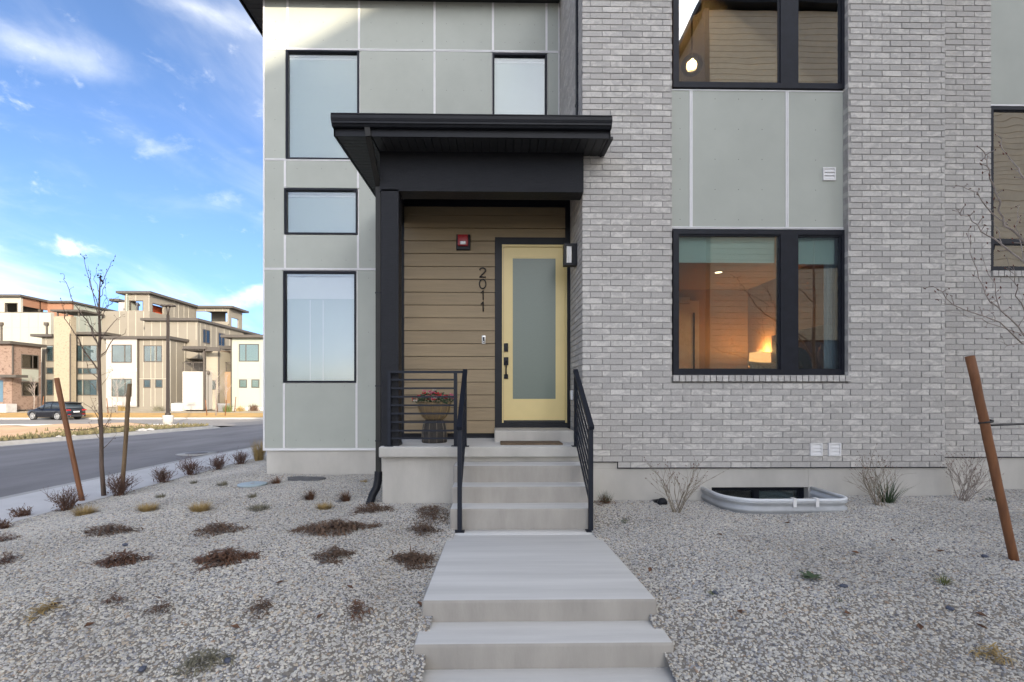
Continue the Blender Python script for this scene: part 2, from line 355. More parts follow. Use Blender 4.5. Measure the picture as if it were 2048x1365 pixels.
gx, gy = lin(-5.5, 9.5, 150), lin(1.6, 12.4, 108)
def keepg(x, y): return not in_house(x, y) and y > 1.2
bed = grid('gravel', gx, gy, lambda x, y: g(x, y), M['gravelbed'], keepg)
bed.data.materials.append(M['stone'])
tag(bed, 'grey crushed stone gravel covering the front yard', 'gravel', kind='stuff')
def gravel_nodes(ob):
    t = bpy.data.node_groups.new('gravel_scatter', 'GeometryNodeTree')
    t.interface.new_socket('Geometry', in_out='INPUT', socket_type='NodeSocketGeometry')
    t.interface.new_socket('Geometry', in_out='OUTPUT', socket_type='NodeSocketGeometry')
    n, l = t.nodes, t.links
    gi, go = n.new('NodeGroupInput'), n.new('NodeGroupOutput')
    dp = n.new('GeometryNodeDistributePointsOnFaces'); dp.inputs['Density'].default_value = 6600; dp.inputs['Seed'].default_value = 3
    # fewer where the bed lies far from the street side
    l.new(gi.outputs[0], dp.inputs['Mesh'])
    jn = n.new('GeometryNodeJoinGeometry')
    for k in range(5):
        ic = n.new('GeometryNodeMeshIcoSphere'); ic.inputs['Radius'].default_value = 1.0; ic.inputs['Subdivisions'].default_value = 2
        nz = N(n, 'ShaderNodeTexNoise', noise_dimensions='4D', i_W=k*3.7, i_Scale=.85, i_Detail=1.0)
        sb = n.new('ShaderNodeVectorMath'); sb.operation = 'SUBTRACT'; sb.inputs[1].default_value = (.5, .5, .5); l.new(nz.outputs['Color'], sb.inputs[0])
        sc = n.new('ShaderNodeVectorMath'); sc.operation = 'SCALE'; sc.inputs['Scale'].default_value = 1.5; l.new(sb.outputs[0], sc.inputs[0])
        sp = n.new('GeometryNodeSetPosition'); l.new(ic.outputs['Mesh'], sp.inputs[0]); l.new(sc.outputs[0], sp.inputs['Offset'])
        tr = n.new('GeometryNodeTransform'); tr.inputs['Scale'].default_value = ((1, .75, .55), (1, .85, .5), (1, .65, .6), (1, .9, .65), (1, .7, .45))[k]; l.new(sp.outputs[0], tr.inputs[0])
        sm = n.new('GeometryNodeSetMaterial'); sm.inputs['Material'].default_value = M['stone']; l.new(tr.outputs[0], sm.inputs[0])
        gt = n.new('GeometryNodeGeometryToInstance'); l.new(sm.outputs[0], gt.inputs[0]); l.new(gt.outputs[0], jn.inputs[0])
    ip = n.new('GeometryNodeInstanceOnPoints'); ip.inputs['Pick Instance'].default_value = True
    l.new(dp.outputs['Points'], ip.inputs['Points']); l.new(jn.outputs[0], ip.inputs['Instance'])
    ri = n.new('FunctionNodeRandomValue'); ri.data_type = 'INT'; ri.inputs['Min'].default_value = 0; ri.inputs['Max'].default_value = 4; ri.inputs['Seed'].default_value = 11
    iout = [o for o in ri.outputs if o.type == 'INT'][0]; l.new(iout, ip.inputs['Instance Index'])
    for s in ri.inputs:
        if s.type == 'INT' and s.name == 'Max': s.default_value = 4
        if s.type == 'INT' and s.name == 'Min': s.default_value = 0
    rr = n.new('FunctionNodeRandomValue'); rr.data_type = 'FLOAT_VECTOR'; rr.inputs['Min'].default_value = (-.5, -.5, 0); rr.inputs['Max'].default_value = (.5, .5, 6.28); l.new(rr.outputs[0], ip.inputs['Rotation'])
    rs = n.new('FunctionNodeRandomValue'); rs.data_type = 'FLOAT'; rs.inputs[2].default_value = 0.0; rs.inputs[3].default_value = 1.0; rs.inputs['Seed'].default_value = 5
    pw = n.new('ShaderNodeMath'); pw.operation = 'POWER'; pw.inputs[1].default_value = 2.2; l.new(rs.outputs[1], pw.inputs[0])
    mr = n.new('ShaderNodeMapRange'); mr.inputs['To Min'].default_value = .0056; mr.inputs['To Max'].default_value = .0132; l.new(pw.outputs[0], mr.inputs['Value']); l.new(mr.outputs[0], ip.inputs['Scale'])
    j2 = n.new('GeometryNodeJoinGeometry'); l.new(ip.outputs[0], j2.inputs[0]); l.new(gi.outputs[0], j2.inputs[0])
    l.new(j2.outputs[0], go.inputs[0])
    md = ob.modifiers.new('scatter', 'NODES'); md.node_group = t
gravel_nodes(bed)

# pavement, road, far kerb, island
WX0, WX1 = -5.5, -7.0
b = MB(); slabs = lin(-6, 49.0, 36)
walk_o = None
wk = MB()
for i in range(len(slabs)-1):
    pass
wk.add([(x, y, street(y) - .06) for y in slabs for x in (WX1-.02, WX0+.01)], [(2*i, 2*i+1, 2*i+3, 2*i+2) for i in range(len(slabs)-1)])
walk_o = tag(wk.build('pavement', M['kerb']), kind='structure')
for i in range(len(slabs)-1):
    y0, y1 = slabs[i]+.004, slabs[i+1]-.004
    if y0 < 4 or y0 > 30: continue
    q = MB(); v = []
    for y in (y0, y1):
        for x in (WX1+.17, WX0): v.append((x, y, street(y)))
    for y in (y0, y1):
        for x in (WX1+.17, WX0): v.append((x, y, street(y)-.05))
    q.add(v, [(0,1,3,2),(0,4,5,1),(2,3,7,6),(0,2,6,4),(1,5,7,3)]).build('paving_slab', M['walk'], walk_o)
kb = MB(); kys = lin(-6, 49, 40)
prof = [(WX1-.02, -.16), (WX1, -.005), (WX1+.02, .0), (WX1+.162, .0), (WX1+.162, -.2)]
kb.add([(x, y, street(y)+z) for y in kys for x, z in prof], [(i*5+k, i*5+k+1, (i+1)*5+k+1, (i+1)*5+k) for i in range(len(kys)-1) for k in range(4)])
tag(kb.build('kerb', M['kerb']), kind='structure')
FX = -16.3                              # far kerb of the street
def road(x, y): return street(min(y, 49.5)) - .14
rd = grid('road', lin(FX-.3, WX1+.05, 8), lin(-8, 50, 40), lambda x, y: road(x, y) + .03*math.sin(math.pi*(x-WX1)/(FX-WX1)), M['asphalt']); tag(rd, kind='structure')
sr = grid('side_road', lin(-90, FX-.2, 12) , lin(33.5, 49.4, 8), lambda x, y: road(x, y) + .004, mat('pale_asphalt', (.27, .25, .235), .92, var=.15, scale=.6, stretch=(.2, 1, 1))); tag(sr, kind='structure')
# island: sandy lot with a weedy rim behind the far kerb
tipY = 33.0
def island_outline(off):
    pts = [(FX-off, y) for y in lin(-4, tipY-4, 20)]
    pts += [(FX-off-(4-off)*(1-math.cos(a)), tipY-4+(4-off)*math.sin(a)) for a in lin(0, math.pi/2, 10)]
    pts += [(x, tipY-off) for x in lin(FX-5, -80, 14)]
    return pts
o0, o1, o2 = island_outline(0), island_outline(.16), island_outline(.17)
ik = MB(); n = len(o0)
ik.add([(x, y, road(x, y)-.05) for x, y in o0] + [(x-.01, y, road(x, y)+.14) for x, y in o0] + [(x, y, road(x, y)+.15) for x, y in o1] + [(x, y, road(x, y)-.1) for x, y in o1],
       [(r*n+i, r*n+i+1, (r+1)*n+i+1, (r+1)*n+i) for r in range(3) for i in range(n-1)])
tag(ik.build('kerb', M['kerb']), kind='structure')
gt_ = MB(); o3 = [(x+.45*(1 if y < tipY-2 else .2), y+(.45 if y > tipY-2 else 0)) for x, y in o0]
gt_.add([(x, y, road(x, y)+.006) for x, y in o0] + [(x, y, road(x, y)+.012) for x, y in o3], [(i, i+1, n+i+1, n+i) for i in range(n-1)])
tag(gt_.build('gutter_pan', M['kerb']), kind='structure')
def lot(x, y): return road(x, y) + .13 + .10*math.sin(x*.5+1)*math.sin(y*.45) * sstep(FX-.3, FX-3, x) + .06*math.sin(x*1.7)*math.sin(y*1.3+.4)*sstep(FX-.3, FX-2, x)
def in_isl(x, y, off):
    if x > FX-off or y > tipY-off: return False
    if x > FX-4 and y > tipY-4: return (x-(FX-4))**2 + (y-(tipY-4))**2 < (4-off)**2
    return True
li = grid('dirt_lot', lin(-70, FX-.1, 110), lin(-4, tipY-.1, 76), lot, M['dirt'], lambda x, y: in_isl(x, y, .5)); tag(li, kind='structure')
vg = grid('verge', lin(-60, FX-.1, 140), lin(4, tipY-.1, 116), lambda x, y: lot(x, y)+.03*(1-sstep(FX-1.2, FX-2.6-.4*math.sin(y*.8), x)) - .008, M['weeds'],
          lambda x, y: in_isl(x, y, .2) and (x > FX-1.9-.5*math.sin(y*.9)-(2.2 if y > tipY-9 else 0) or y > tipY-1.0)); tag(vg, kind='structure')
# low weeds on the verge
wd = MB()
for i in range(2600):
    x = FX-.25-abs(rnd.gauss(0, 1.1)); y = rnd.uniform(11, tipY-.4)
    if y > tipY-9 and rnd.random() < .5: x -= rnd.uniform(0, 2.4)
    if not in_isl(x, y, .25): continue
    z = lot(x, y); h = rnd.uniform(.05, .20); a = rnd.uniform(0, 6.28); dx, dy = math.cos(a)*.05, math.sin(a)*.05
    wd.add([(x-dx, y-dy, z), (x+dx, y+dy, z), (x+rnd.uniform(-.08, .08), y+rnd.uniform(-.08, .08), z+h)], [(0, 1, 2)])
tag(wd.build('verge_weeds', M['weeds']), 'low dry weeds along the kerb of the sandy lot', 'weeds', kind='stuff')
# far lawn and yards
fk = MB(); fk.box(-90, FX+24, 49.4, 49.6, road(0, 49)-.05, road(0, 49)+.15); tag(fk.build('kerb', mat('sunlit_kerb', (.40, .38, .345), .9)), kind='structure')
lw = grid('lawn', lin(-90, 12, 40), lin(49.6, 54.2, 12), lambda x, y: street(y)+.03*math.sin(x*.6), M['lawn']); tag(lw, kind='structure')
yd = grid('yard_gravel', lin(-90, 12, 20), lin(54.2, 75, 14), lambda x, y: street(y), mat('pale_yard_stone', (.34, .29, .215), .95, var=.2, scale=4, bump=.5, bscale=20)); tag(yd, kind='structure')
mh = G(393, 908, lambda x, y: road(x, y)+.03)
cv_ = MB().lathe([(.48, 0), (.48, .012)], (mh.x, mh.y, mh.z-.002), 32); cv = cv_.build('manhole_cover', mat('manhole_ring', (.36, .35, .34), .9), origin=mh)
tag(cv, 'round concrete ringed manhole cover set in the road', 'manhole cover')
cr_ = MB().lathe([(.27, 0), (.27, .006)], (mh.x, mh.y, mh.z+.011), 28).build('lid', mat('manhole_lid', (.16, .15, .15), .6, metal=.3), cv)
# mountain far behind
mt = MB(); mx_ = lin(-1300, 1500, 90)
def ridge(x): return 150 + 42*math.sin(x*.004+1) + 22*math.sin(x*.013+2) + 9*math.sin(x*.041) + 5*math.sin(x*.09)
mt.add([(x, 2200, -20) for x in mx_] + [(x, 2350, ridge(x)*.72) for x in mx_] + [(x, 2500, ridge(x)*1.55) for x in mx_] + [(x, 2900, -20) for x in mx_], [(r*91+i, r*91+i+1, (r+1)*91+i+1, (r+1)*91+i) for r in range(3) for i in range(90)])
tag(mt.build('hills', mat('hill_haze_grey', (.24, .21, .19), .95, var=.25, scale=.02)), kind='structure')  # grey base colour painted in place of distance haze

# ------------------------------------------------------------------ the townhouse
H = thing('townhouse', 'grey brick and sage panel townhouse with pale yellow front door', 'house', (BX0, BRY, 0))
TOP = 8.2
FL = PZ(925, BRY)                       # bottom of the brickwork
# --- bricks
CO, BL, BH, JT = .0762, .2425, .0647, .0115
bricks = []                             # (cx, cy, cz, sx, sy, sz)
def fill_front(x0, x1, z0, z1, Y, phase=0, zref=None):
    zref = FL if zref is None else zref
    k0 = int(round((z0 - zref)/CO)); k1 = int(round((z1 - zref)/CO))
    for k in range(k0, k1):
        zc = zref + k*CO + CO/2
        xo = BX0 if Y < 6.6 else BX1 + .006; P_ = BL + JT
        x = xo + (0 if (k + phase) % 2 == 0 else -(BL - .092)); x += math.floor((x0 - x)/P_)*P_
        while x < x1 - .012:
            a, b_ = max(x, x0), min(x + BL, x1)
            if b_ - a > .02:
                bricks.append(((a+b_)/2 + rnd.uniform(-.0012, .0012), Y + .05 + rnd.uniform(-.0022, .0022), zc + rnd.uniform(-.001, .001), b_ - a, .10, BH))
            x += BL + JT
bayX0, bayX1 = PX(1344, BRY), PX(1697, BRY)
sillZ = PZ(764, BRY)                    # underside of the rowlock sill
sillZ = FL + round((sillZ - FL)/CO)*CO
X_step = PX(1236, BRY); lz0_w = PZ(750, 6.5) - .004
fill_front(BX0, BX1, FL, sillZ, BRY)
fill_front(BX0, bayX0, sillZ, TOP, BRY)
fill_front(bayX1, BX1, sillZ, TOP, BRY)
fill_front(X_step, BX1, FL - CO, FL, BRY, 0)
# recessed wall on the right
rX1 = PX(1982, RECY); rFL = PZ(917, RECY)
sill2 = rFL + round((PZ(549, RECY) - rFL)/CO)*CO
fill_front(BX1 + .006, rX1, sill2, TOP, RECY, 0, rFL)
fill_front(BX1 + .006, rX1 + 2.6, rFL, sill2, RECY, 0, rFL)
# return beside the porch (faces left)
k1 = int((TOP - FL)/CO)
for k in range(k1):
    zc = FL + k*CO + CO/2; y = BRY + .103 + JT if k % 2 == 0 else BRY + .103 + BL - .092
    if k % 2: bricks.append((BX0 + .05, BRY + .103 + (BL-.104)/2, zc, .1, BL - .104, BH))
    yend = DY if zc < PZ(240, SLABY) else AY
    y = BRY + .103 + JT if k % 2 == 0 else BRY + .103 + BL - .104 + JT
    while y < yend:
        ye = min(y + BL, yend)
        if ye - y > .02: bricks.append((BX0 + .05 + rnd.uniform(-.002, .002), (y+ye)/2, zc, .1, ye - y, BH))
        y += BL + JT
# rowlock sills
def rowlock(x0, x1, z1, Y, name_parent=None):
    n = int(round((x1-x0)/.0785)); p = (x1-x0)/n
    for i in range(n):
        bricks.append((x0 + p*(i+.5), Y - .028 + .08 + rnd.uniform(-.002, .002), z1 - .038, p - .011, .16, .074))
rowlock(bayX0 + .006, bayX1 + .02, PZ(751, BRY), BRY)
rowlock(rX1, rX1 + 2.2, PZ(538, RECY), RECY)
wall = MB()
sinkm = .009
wall.box(BX0 + sinkm, bayX0, BRY + sinkm, BRY + .3, FL, TOP); wall.box(bayX0 + .001, bayX1 - .001, BRY + sinkm, BRY + .3, FL, sillZ)
wall.box(bayX0 + .002, bayX1 - .002, BRY + .05, BRY + .29, sillZ - .02, lz0_w)
wall.box(bayX1, BX1 - sinkm, BRY + sinkm, BRY + .3, FL, TOP); wall.box(X_step, BX1 - sinkm, BRY + sinkm, BRY + .29, FL - CO, FL - .001)
wall.box(BX1 - .05, rX1, RECY + sinkm, RECY + .3, rFL, TOP); wall.box(rX1 + .001, rX1 + 2.6, RECY + sinkm, RECY + .3, rFL, sill2)
wall.box(BX0 + sinkm, BX0 + .28, BRY + .301, AY + .2, FL, TOP)
bw = wall.build('brick_wall', M['mortar'], H)
bricks.sort(key=lambda q: (q[0]-.4)**2 + (q[1])**2 + (q[2]-EYE)**2)
unit = MB().box(-.5, .5, -.5, .5, -.5, .5)
ub = bpy.data.meshes.new('brick'); ub.from_pydata(unit.v, [], unit.f); ub.materials.append(M['brick'])
off = wloc(bw)
for q in bricks[:296]:
    o = bpy.data.objects.new('brick', ub); COL.objects.link(o); o.parent = bw
    o.location = Vector(q[:3]) - off; o.scale = q[3:]; o.rotation_euler = (rnd.uniform(-.012, .012), 0, rnd.uniform(-.008, .008))
rest = MB()
for cx, cy, cz, sx, sy, sz in bricks[296:]: rest.box(cx-sx/2, cx+sx/2, cy-sy/2, cy+sy/2, cz-sz/2, cz+sz/2)
rb = rest.build('brickwork', M['brick'], bw); rb['kind'] = 'stuff'
# --- foundation, flashing
wz0 = PZ(1003, BRY) - .45; wx0, wx1, wzt = PX(1424, BRY), PX(1618, BRY), PZ(977, BRY)
fd = MB()
fX1 = BX1 + .11
fd.box(BX0 - .02, wx0, BRY + .012, BRY + .33, -.6, FL - CO - .006); fd.box(wx1, fX1, BRY + .012, BRY + .33, -.6, FL - CO - .006)
fd.box(wx0 + .001, wx1 - .001, BRY + .014, BRY + .331, wzt, FL - CO - .007); fd.box(wx0 + .001, wx1 - .001, BRY + .014, BRY + .331, -.6, wz0)
fd.box(BX0 - .02, X_step - .004, BRY + .013, BRY + .2, FL - CO - .005, FL - .004)
fd.box(fX1 + .001, rX1 + 3.2, RECY + .01, RECY + .3, -.4, rFL - .005)
fd.build('foundation', M['stucco'], H)
fl = MB(); fl.box(X_step - .005, BX1 + .02, BRY - .012, BRY + .05, FL - CO - .006, FL - CO + .004); fl.box(BX0, X_step, BRY - .012, BRY + .05, FL - .004, FL + .004); fl.box(X_step - .008, X_step, BRY - .010, BRY + .05, FL - CO - .006, FL - .004)
fl.box(BX1 + .02, rX1 + 3, RECY - .012, RECY + .05, rFL - .006, rFL + .004)
fl.build('flashing', M['frame'], H)

# --- windows
def window(name, x0, x1, z0, z1, Y, fw, mull=(), pane=None, parent=H, depth=.09, fm=None, trans=None, label=None, inset=.035):
    """frame ring + mullions, one pane mesh per light"""
    m = MB(); e = .002
    m.box(x0, x0+fw, Y, Y+depth, z0, z1); m.box(x1-fw, x1, Y, Y+depth, z0, z1)
    m.box(x0+fw-.0005, x1-fw+.0005, Y+e, Y+depth-e, z1-fw, z1); m.box(x0+fw-.0005, x1-fw+.0005, Y+e, Y+depth-e, z0, z0+fw)
    for a, b_ in mull: m.box(a, b_, Y+.003, Y+depth-.004, z0+fw-.0005, z1-fw+.0005)
    for a, b_ in (trans or ()): m.box(x0+fw-.0005, x1-fw+.0005, Y+.004, Y+depth-.005, a, b_)
    # stepped inner bead
    xs_ = [x0+fw] + [v for ab in mull for v in ab] + [x1-fw]; zs_ = [z0+fw] + [v for ab in (trans or ()) for v in ab] + [z1-fw]
    bd = min(.018, fw*.3)
    for i in range(0, len(xs_), 2):
        for j in range(0, len(zs_), 2):
            a, b_, c, d = xs_[i], xs_[i+1], zs_[j], zs_[j+1]
            m.box(a-.001, a+bd, Y+.018, Y+depth-.008, c, d); m.box(b_-bd, b_+.001, Y+.018, Y+depth-.008, c, d)
            m.box(a+bd, b_-bd, Y+.019, Y+depth-.009, c-.001, c+bd); m.box(a+bd, b_-bd, Y+.019, Y+depth-.009, d-bd, d+.001)
    w = m.build(name, fm or M['frame'], parent)
    if label: w['label'] = label
    for i in range(0, len(xs_), 2):
        for j in range(0, len(zs_), 2):
            part('pane', pane or M['glass'], w, (xs_[i]+bd-.002, xs_[i+1]-bd+.002, Y+inset, Y+inset+.006, zs_[j]+bd-.002, zs_[j+1]-bd+.002))
    return w
# bay: upper window, panels, lower window
bx0, bx1 = PX(1345, BAYY), PX(1690, BAYY)
lz0, lz1 = PZ(750, BAYY), PZ(458, BAYY)
uz0, uz1 = PZ(173, BAYY), PZ(173, BAYY) + 1.95
ml = (PX(1559, BAYY), PX(1593, BAYY))
window('window', bx0, bx1, lz0, lz1, BAYY - .03, .062, [ml], label='lower bay window with a lamp-lit bedroom behind it')
window('window', bx0, bx1, uz0, uz1, BAYY - .03, .062, [ml], label='upper bay window with a glowing globe light behind it', pane=glass('window_glass_upper', .42, wave=.02))
pz0, pz1 = lz1 + .012, uz0 - .012
pw = part('panel_backing', M['trim'], H, (bayX0 - .02, bayX1 + .02, BAYY + .022, BAYY + .09, pz0 - .03, pz1 + .03))
def panel(x0, x1, z0, z1, Y, parent): return MB().box(x0, x1, Y, Y + .02, z0, z1).build('panel', M['panel'], parent)
seam = [PX(1382, BAYY), PX(1574, BAYY)]
ed = [bx0 - .01] + seam + [bx1 - .004]
for i in range(3):
    panel(ed[i] + (.02 if i else 0), ed[i+1] - (.02 if i < 2 else .012), pz0 + .03, pz1 - .018, BAYY, pw)
for s_ in seam:
    part('trim_strip', M['trim'], pw, (s_-.019, s_-.005, BAYY-.006, BAYY+.021, pz0+.03, pz1-.016), (s_+.005, s_+.019, BAYY-.006, BAYY+.021, pz0+.03, pz1-.016), (s_-.0055, s_+.0055, BAYY+.004, BAYY+.021, pz0+.03, pz1-.016))
part('trim_strip', M['trim'], pw, (bx0-.01, bx1, BAYY-.008, BAYY+.021, pz0+.002, pz0+.012), (bx0-.01, bx1, BAYY-.008, BAYY+.0205, pz0+.018, pz0+.029))
part('trim_strip', M['trim'], pw, (bx0-.01, bx1, BAYY-.008, BAYY+.021, pz1-.017, pz1-.005))
part('trim_strip', M['trim'], pw, (bx1-.011, bx1-.001, BAYY-.007, BAYY+.021, pz0+.03, pz1-.018))
# wall above and behind the bay, and the right-hand window with its panel
part('wall_core', M['stucco'], H, (bayX0 - .05, bayX1 + .05, BAYY + .02, BAYY + .3, uz1 + .001, TOP))
r2 = rX1 + 2.2; rw0, rw1 = PZ(536, RECY), PZ(201, RECY)
rt = PZ(477, RECY)
window('window', rX1 + .012, r2, rw0, rw1, RECY + .02, .045, [(rX1 + 1.08, rX1 + 1.16)], pane=M['glass_wavy'], trans=[(rt-.03, rt+.03)], label='tall window beside the recessed brick wall with a low transom bar')
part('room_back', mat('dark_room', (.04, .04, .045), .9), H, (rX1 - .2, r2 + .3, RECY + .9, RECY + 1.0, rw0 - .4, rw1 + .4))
pr = part('panel_backing', M['trim'], H, (rX1 + .006, r2 + .4, RECY + .05, RECY + .2, rw1 + .002, TOP))
panel(rX1 + .008, r2, rw1 + .03, TOP, RECY + .03, pr)
part('trim_strip', M['trim'], pr, (rX1 + .008, r2, RECY + .02, RECY + .05, rw1 + .006, rw1 + .026))
# fasteners on the bay panels
def fasteners(pts, Y, parent):
    m = MB()
    for x, z in pts: m.lathe([(.0035, 0), (.0035, .001)], (0, 0, 0), 6) if False else m.box(x-.0036, x+.0036, Y-.002, Y+.002, z-.0036, z+.0036)
    o = m.build('fasteners', M['frame'], parent); o['kind'] = 'stuff'
pts = [(x, z) for x in [PX(v, BAYY) for v in (1360, 1430, 1477, 1524, 1631)] for z in lin(pz0+.12, pz1-.12, 4)]
fasteners(pts, BAYY, pw)

# --- panelled wall on the left
V = lambda p: PX(p, AY)
Zr = {k: PZ(k, AY) for k in (-40, 8, 103, 323, 540, 898)}
zs_b = Zr[898]
bx_r = V(1118)
rows = [(-40, 103, [527, 575, 718, 869, 986, 1093, 1118]), (103, 323, [527, 573, 'W', 718, 869, 986, 'W', 1093, 1118]),
        (323, 540, [527, 570, 716, 860, 1000, 1118]), (540, 898, [527, 568, 713, 860, 1000])]
gap = .019
wins = [(572, 718, 105, 322), (569, 715, 380, 471), (567, 712, 544, 766), (985, 1094, 107, 322)]
holes = [(V(a) + .008, V(b_) - .008, PZ(d, AY) + .008, PZ(c, AY) - .008) for a, b_, c, d in wins]
hx_ = sorted({AX0 + .03, BX0 + .05} | {v for h in holes for v in h[:2]}); hz_ = sorted({PZ(898, AY), TOP} | {v for h in holes for v in h[2:]})
back = MB()
for i in range(len(hx_)-1):
    for j in range(len(hz_)-1):
        cx_, cz_ = (hx_[i]+hx_[i+1])/2, (hz_[j]+hz_[j+1])/2
        if not any(h[0] < cx_ < h[1] and h[2] < cz_ < h[3] for h in holes): back.box(hx_[i], hx_[i+1], AY + .022, AY + .25, hz_[j], hz_[j+1])
pA = back.build('panel_wall', M['trim'], H)
def cutpanel(x0, x1, z0, z1):
    """panel rectangle minus any window it touches"""
    for a, b_, c, d in wins:
        wx_0, wx_1, wz_1, wz_0 = V(a), V(b_), PZ(c, AY), PZ(d, AY)
        if x0 < wx_1 - .1 and x1 > wx_0 + .1 and z0 < wz_1 - .05 and z1 > wz_0 + .05:
            if z1 - wz_1 > .1: panel(x0, x1, wz_1 + .012, z1, AY, pA)
            if wz_0 - z0 > .1: panel(x0, x1, z0, wz_0 - .012, AY, pA)
            return
    panel(x0, x1, z0, z1, AY, pA)
fpts = []
for y0, y1, cols in rows:
    cs = [c for c in cols if c != 'W']
    z1, z0 = PZ(y0, AY) , PZ(y1, AY)
    for i in range(len(cs)-1):
        x0, x1 = V(cs[i]), V(cs[i+1])
        cutpanel(x0 + (gap if i else .022), x1 - (gap if i < len(cs)-2 else .012), z0 + gap, z1 - gap)
        if x1 - x0 > .7:
            for fx in (x0 + .2, (x0+x1)/2, x1 - .2):
                for fz in lin(z0 + .15, z1 - .15, 3): fpts.append((fx, fz))
        else:
            for fz in lin(z0 + .15, z1 - .15, 3): fpts.append(((x0+x1)/2, fz))
    if y1 != 898: part('trim_strip', M['trim'], pA, (AX0, bx_r, AY-.006, AY+.021, z0-.016, z0-.004), (AX0, bx_r, AY-.006, AY+.021, z0+.004, z0+.016), (AX0+.001, bx_r, AY+.003, AY+.021, z0-.0045, z0+.0045))
    for c in cs[1:-1]:
        x = V(c)
        segs = [(z0 + .018, z1 - .018)]
        for a, b_, cc, d in wins:
            if abs(c-a) < 5 or abs(c-b_) < 5:
                wt, wb = PZ(cc, AY) + .01, PZ(d, AY) - .01; ns = []
                for s0, s1 in segs:
                    if wt < s0 or wb > s1: ns.append((s0, s1))
                    else:
                        if wb - s0 > .05: ns.append((s0, wb))
                        if s1 - wt > .05: ns.append((wt, s1))
                segs = ns
        for s0, s1 in segs:
            part('trim_strip', M['trim'], pA, (x-.017, x-.004, AY-.005, AY+.021, s0, s1), (x+.004, x+.017, AY-.005, AY+.021, s0, s1), (x-.0045, x+.0045, AY+.004, AY+.021, s0, s1))
part('trim_strip', M['trim'], pA, (AX0 - .004, AX0 + .022, AY - .009, AY + .10, zs_b - .002, TOP))
part('trim_strip', M['trim'], pA, (AX0 - .004, bx_r, AY - .014, AY + .05, zs_b - .022, zs_b + .016))
part('trim_strip', M['trim'], pA, (bx_r - .011, bx_r + .003, AY - .006, AY + .021, PZ(323, AY), TOP))
okp = [(x, z) for x, z in fpts if not any(V(a)-.03 < x < V(b_)+.03 and PZ(d, AY)-.03 < z < PZ(c, AY)+.03 for a, b_, c, d in wins)]
fasteners(okp, AY, pA)
# side wall of the panelled block, facing the street
part('side_wall', M['panel'], H, (AX0 + .002, AX0 + .03, AY + .10, AY + 9, zs_b, TOP))
part('foundation_side', M['stucco'], H, (AX0 + .04, BX0, AY + .03, AY + 9, -.5, zs_b - .02))
blinds = []
for i, (a, b_, c, d) in enumerate(wins):
    x0, x1, z1, z0 = V(a), V(b_), PZ(c, AY), PZ(d, AY)
    w = window('window', x0, x1, z0, z1, AY - .012, .026, pane=M['glass_blind'], depth=.10, inset=.05)
    bl = MB().box(x0 + .03, x1 - .03, AY + .076, AY + .082, z0 + .03, z1 - .12).build('blind', M['blind'], w)
    if i == 2:
        part('shade_panel', M['blindrail'], w, (x0 + .031, x1 - .031, AY + .066, AY + .069, PZ(598, AY), z1 - .12)); part('shade_hem', M['blind'], w, (x0 + .031, x1 - .031, AY + .0645, AY + .070, PZ(599.5, AY), PZ(598, AY)))
        for fx_ in (.34, .52): part('blind_joint', M['trim'], w, (x0 + (x1-x0)*fx_, x0 + (x1-x0)*fx_ + .012, AY + .0745, AY + .0765, z0 + .03, PZ(600, AY)))
    part('blind_rail', M['blindrail'], w, (x0 + .03, x1 - .03, AY + .070, AY + .085, z1 - .075, z1 - .03), (x0 + .032, x1 - .032, AY + .0705, AY + .085, z1 - .118, z1 - .085))
# dark body of the house behind everything
core = MB(); core.box(AX0 + .05, BX0 + .0, AY + .26, AY + 9, FL - .2, TOP); core.build('core', M['stucco'], H)

# --- main roof with soffit
eX, eZ = -4.2, PZ(6, AY)
sf = MB(); so_y0 = AY - .30
rf = MB().box(eX - .02, BX0 + .4, so_y0 - .02, AY + 9.3, eZ + .10, eZ + .32).build('roof', M['black'], H)
part('fascia', M['black'], rf, (eX - .03, BX0 - .05, so_y0 - .045, so_y0 - .021, eZ - .02, eZ + .30), (eX - .045, eX - .021, so_y0 - .02, AY + 9.3, eZ - .02, eZ + .30))
y = so_y0
while y < AY + 3:
    part('soffit_board', M['soffit'], rf, (eX, AX0 - .002 if y > AY - .02 else BX0 - .02, y, y + .094, eZ, eZ + .05)); y += .10
part('soffit_backing', M['black'], rf, (eX, BX0 - .03, so_y0, AY + 4, eZ + .03, eZ + .099))
# upper downspout against the brick return
ds = MB().box(PX(1152, 6.75), PX(1152, 6.75) + .07, 6.72, 6.80, PZ(228, 6.2), TOP); ds.build('downspout', M['frame'], H)
part('downspout_strap', M['frame'], H, (PX(1152, 6.75) - .006, PX(1152, 6.75) + .078, 6.714, 6.806, PZ(209, 6.75), PZ(205, 6.75)))

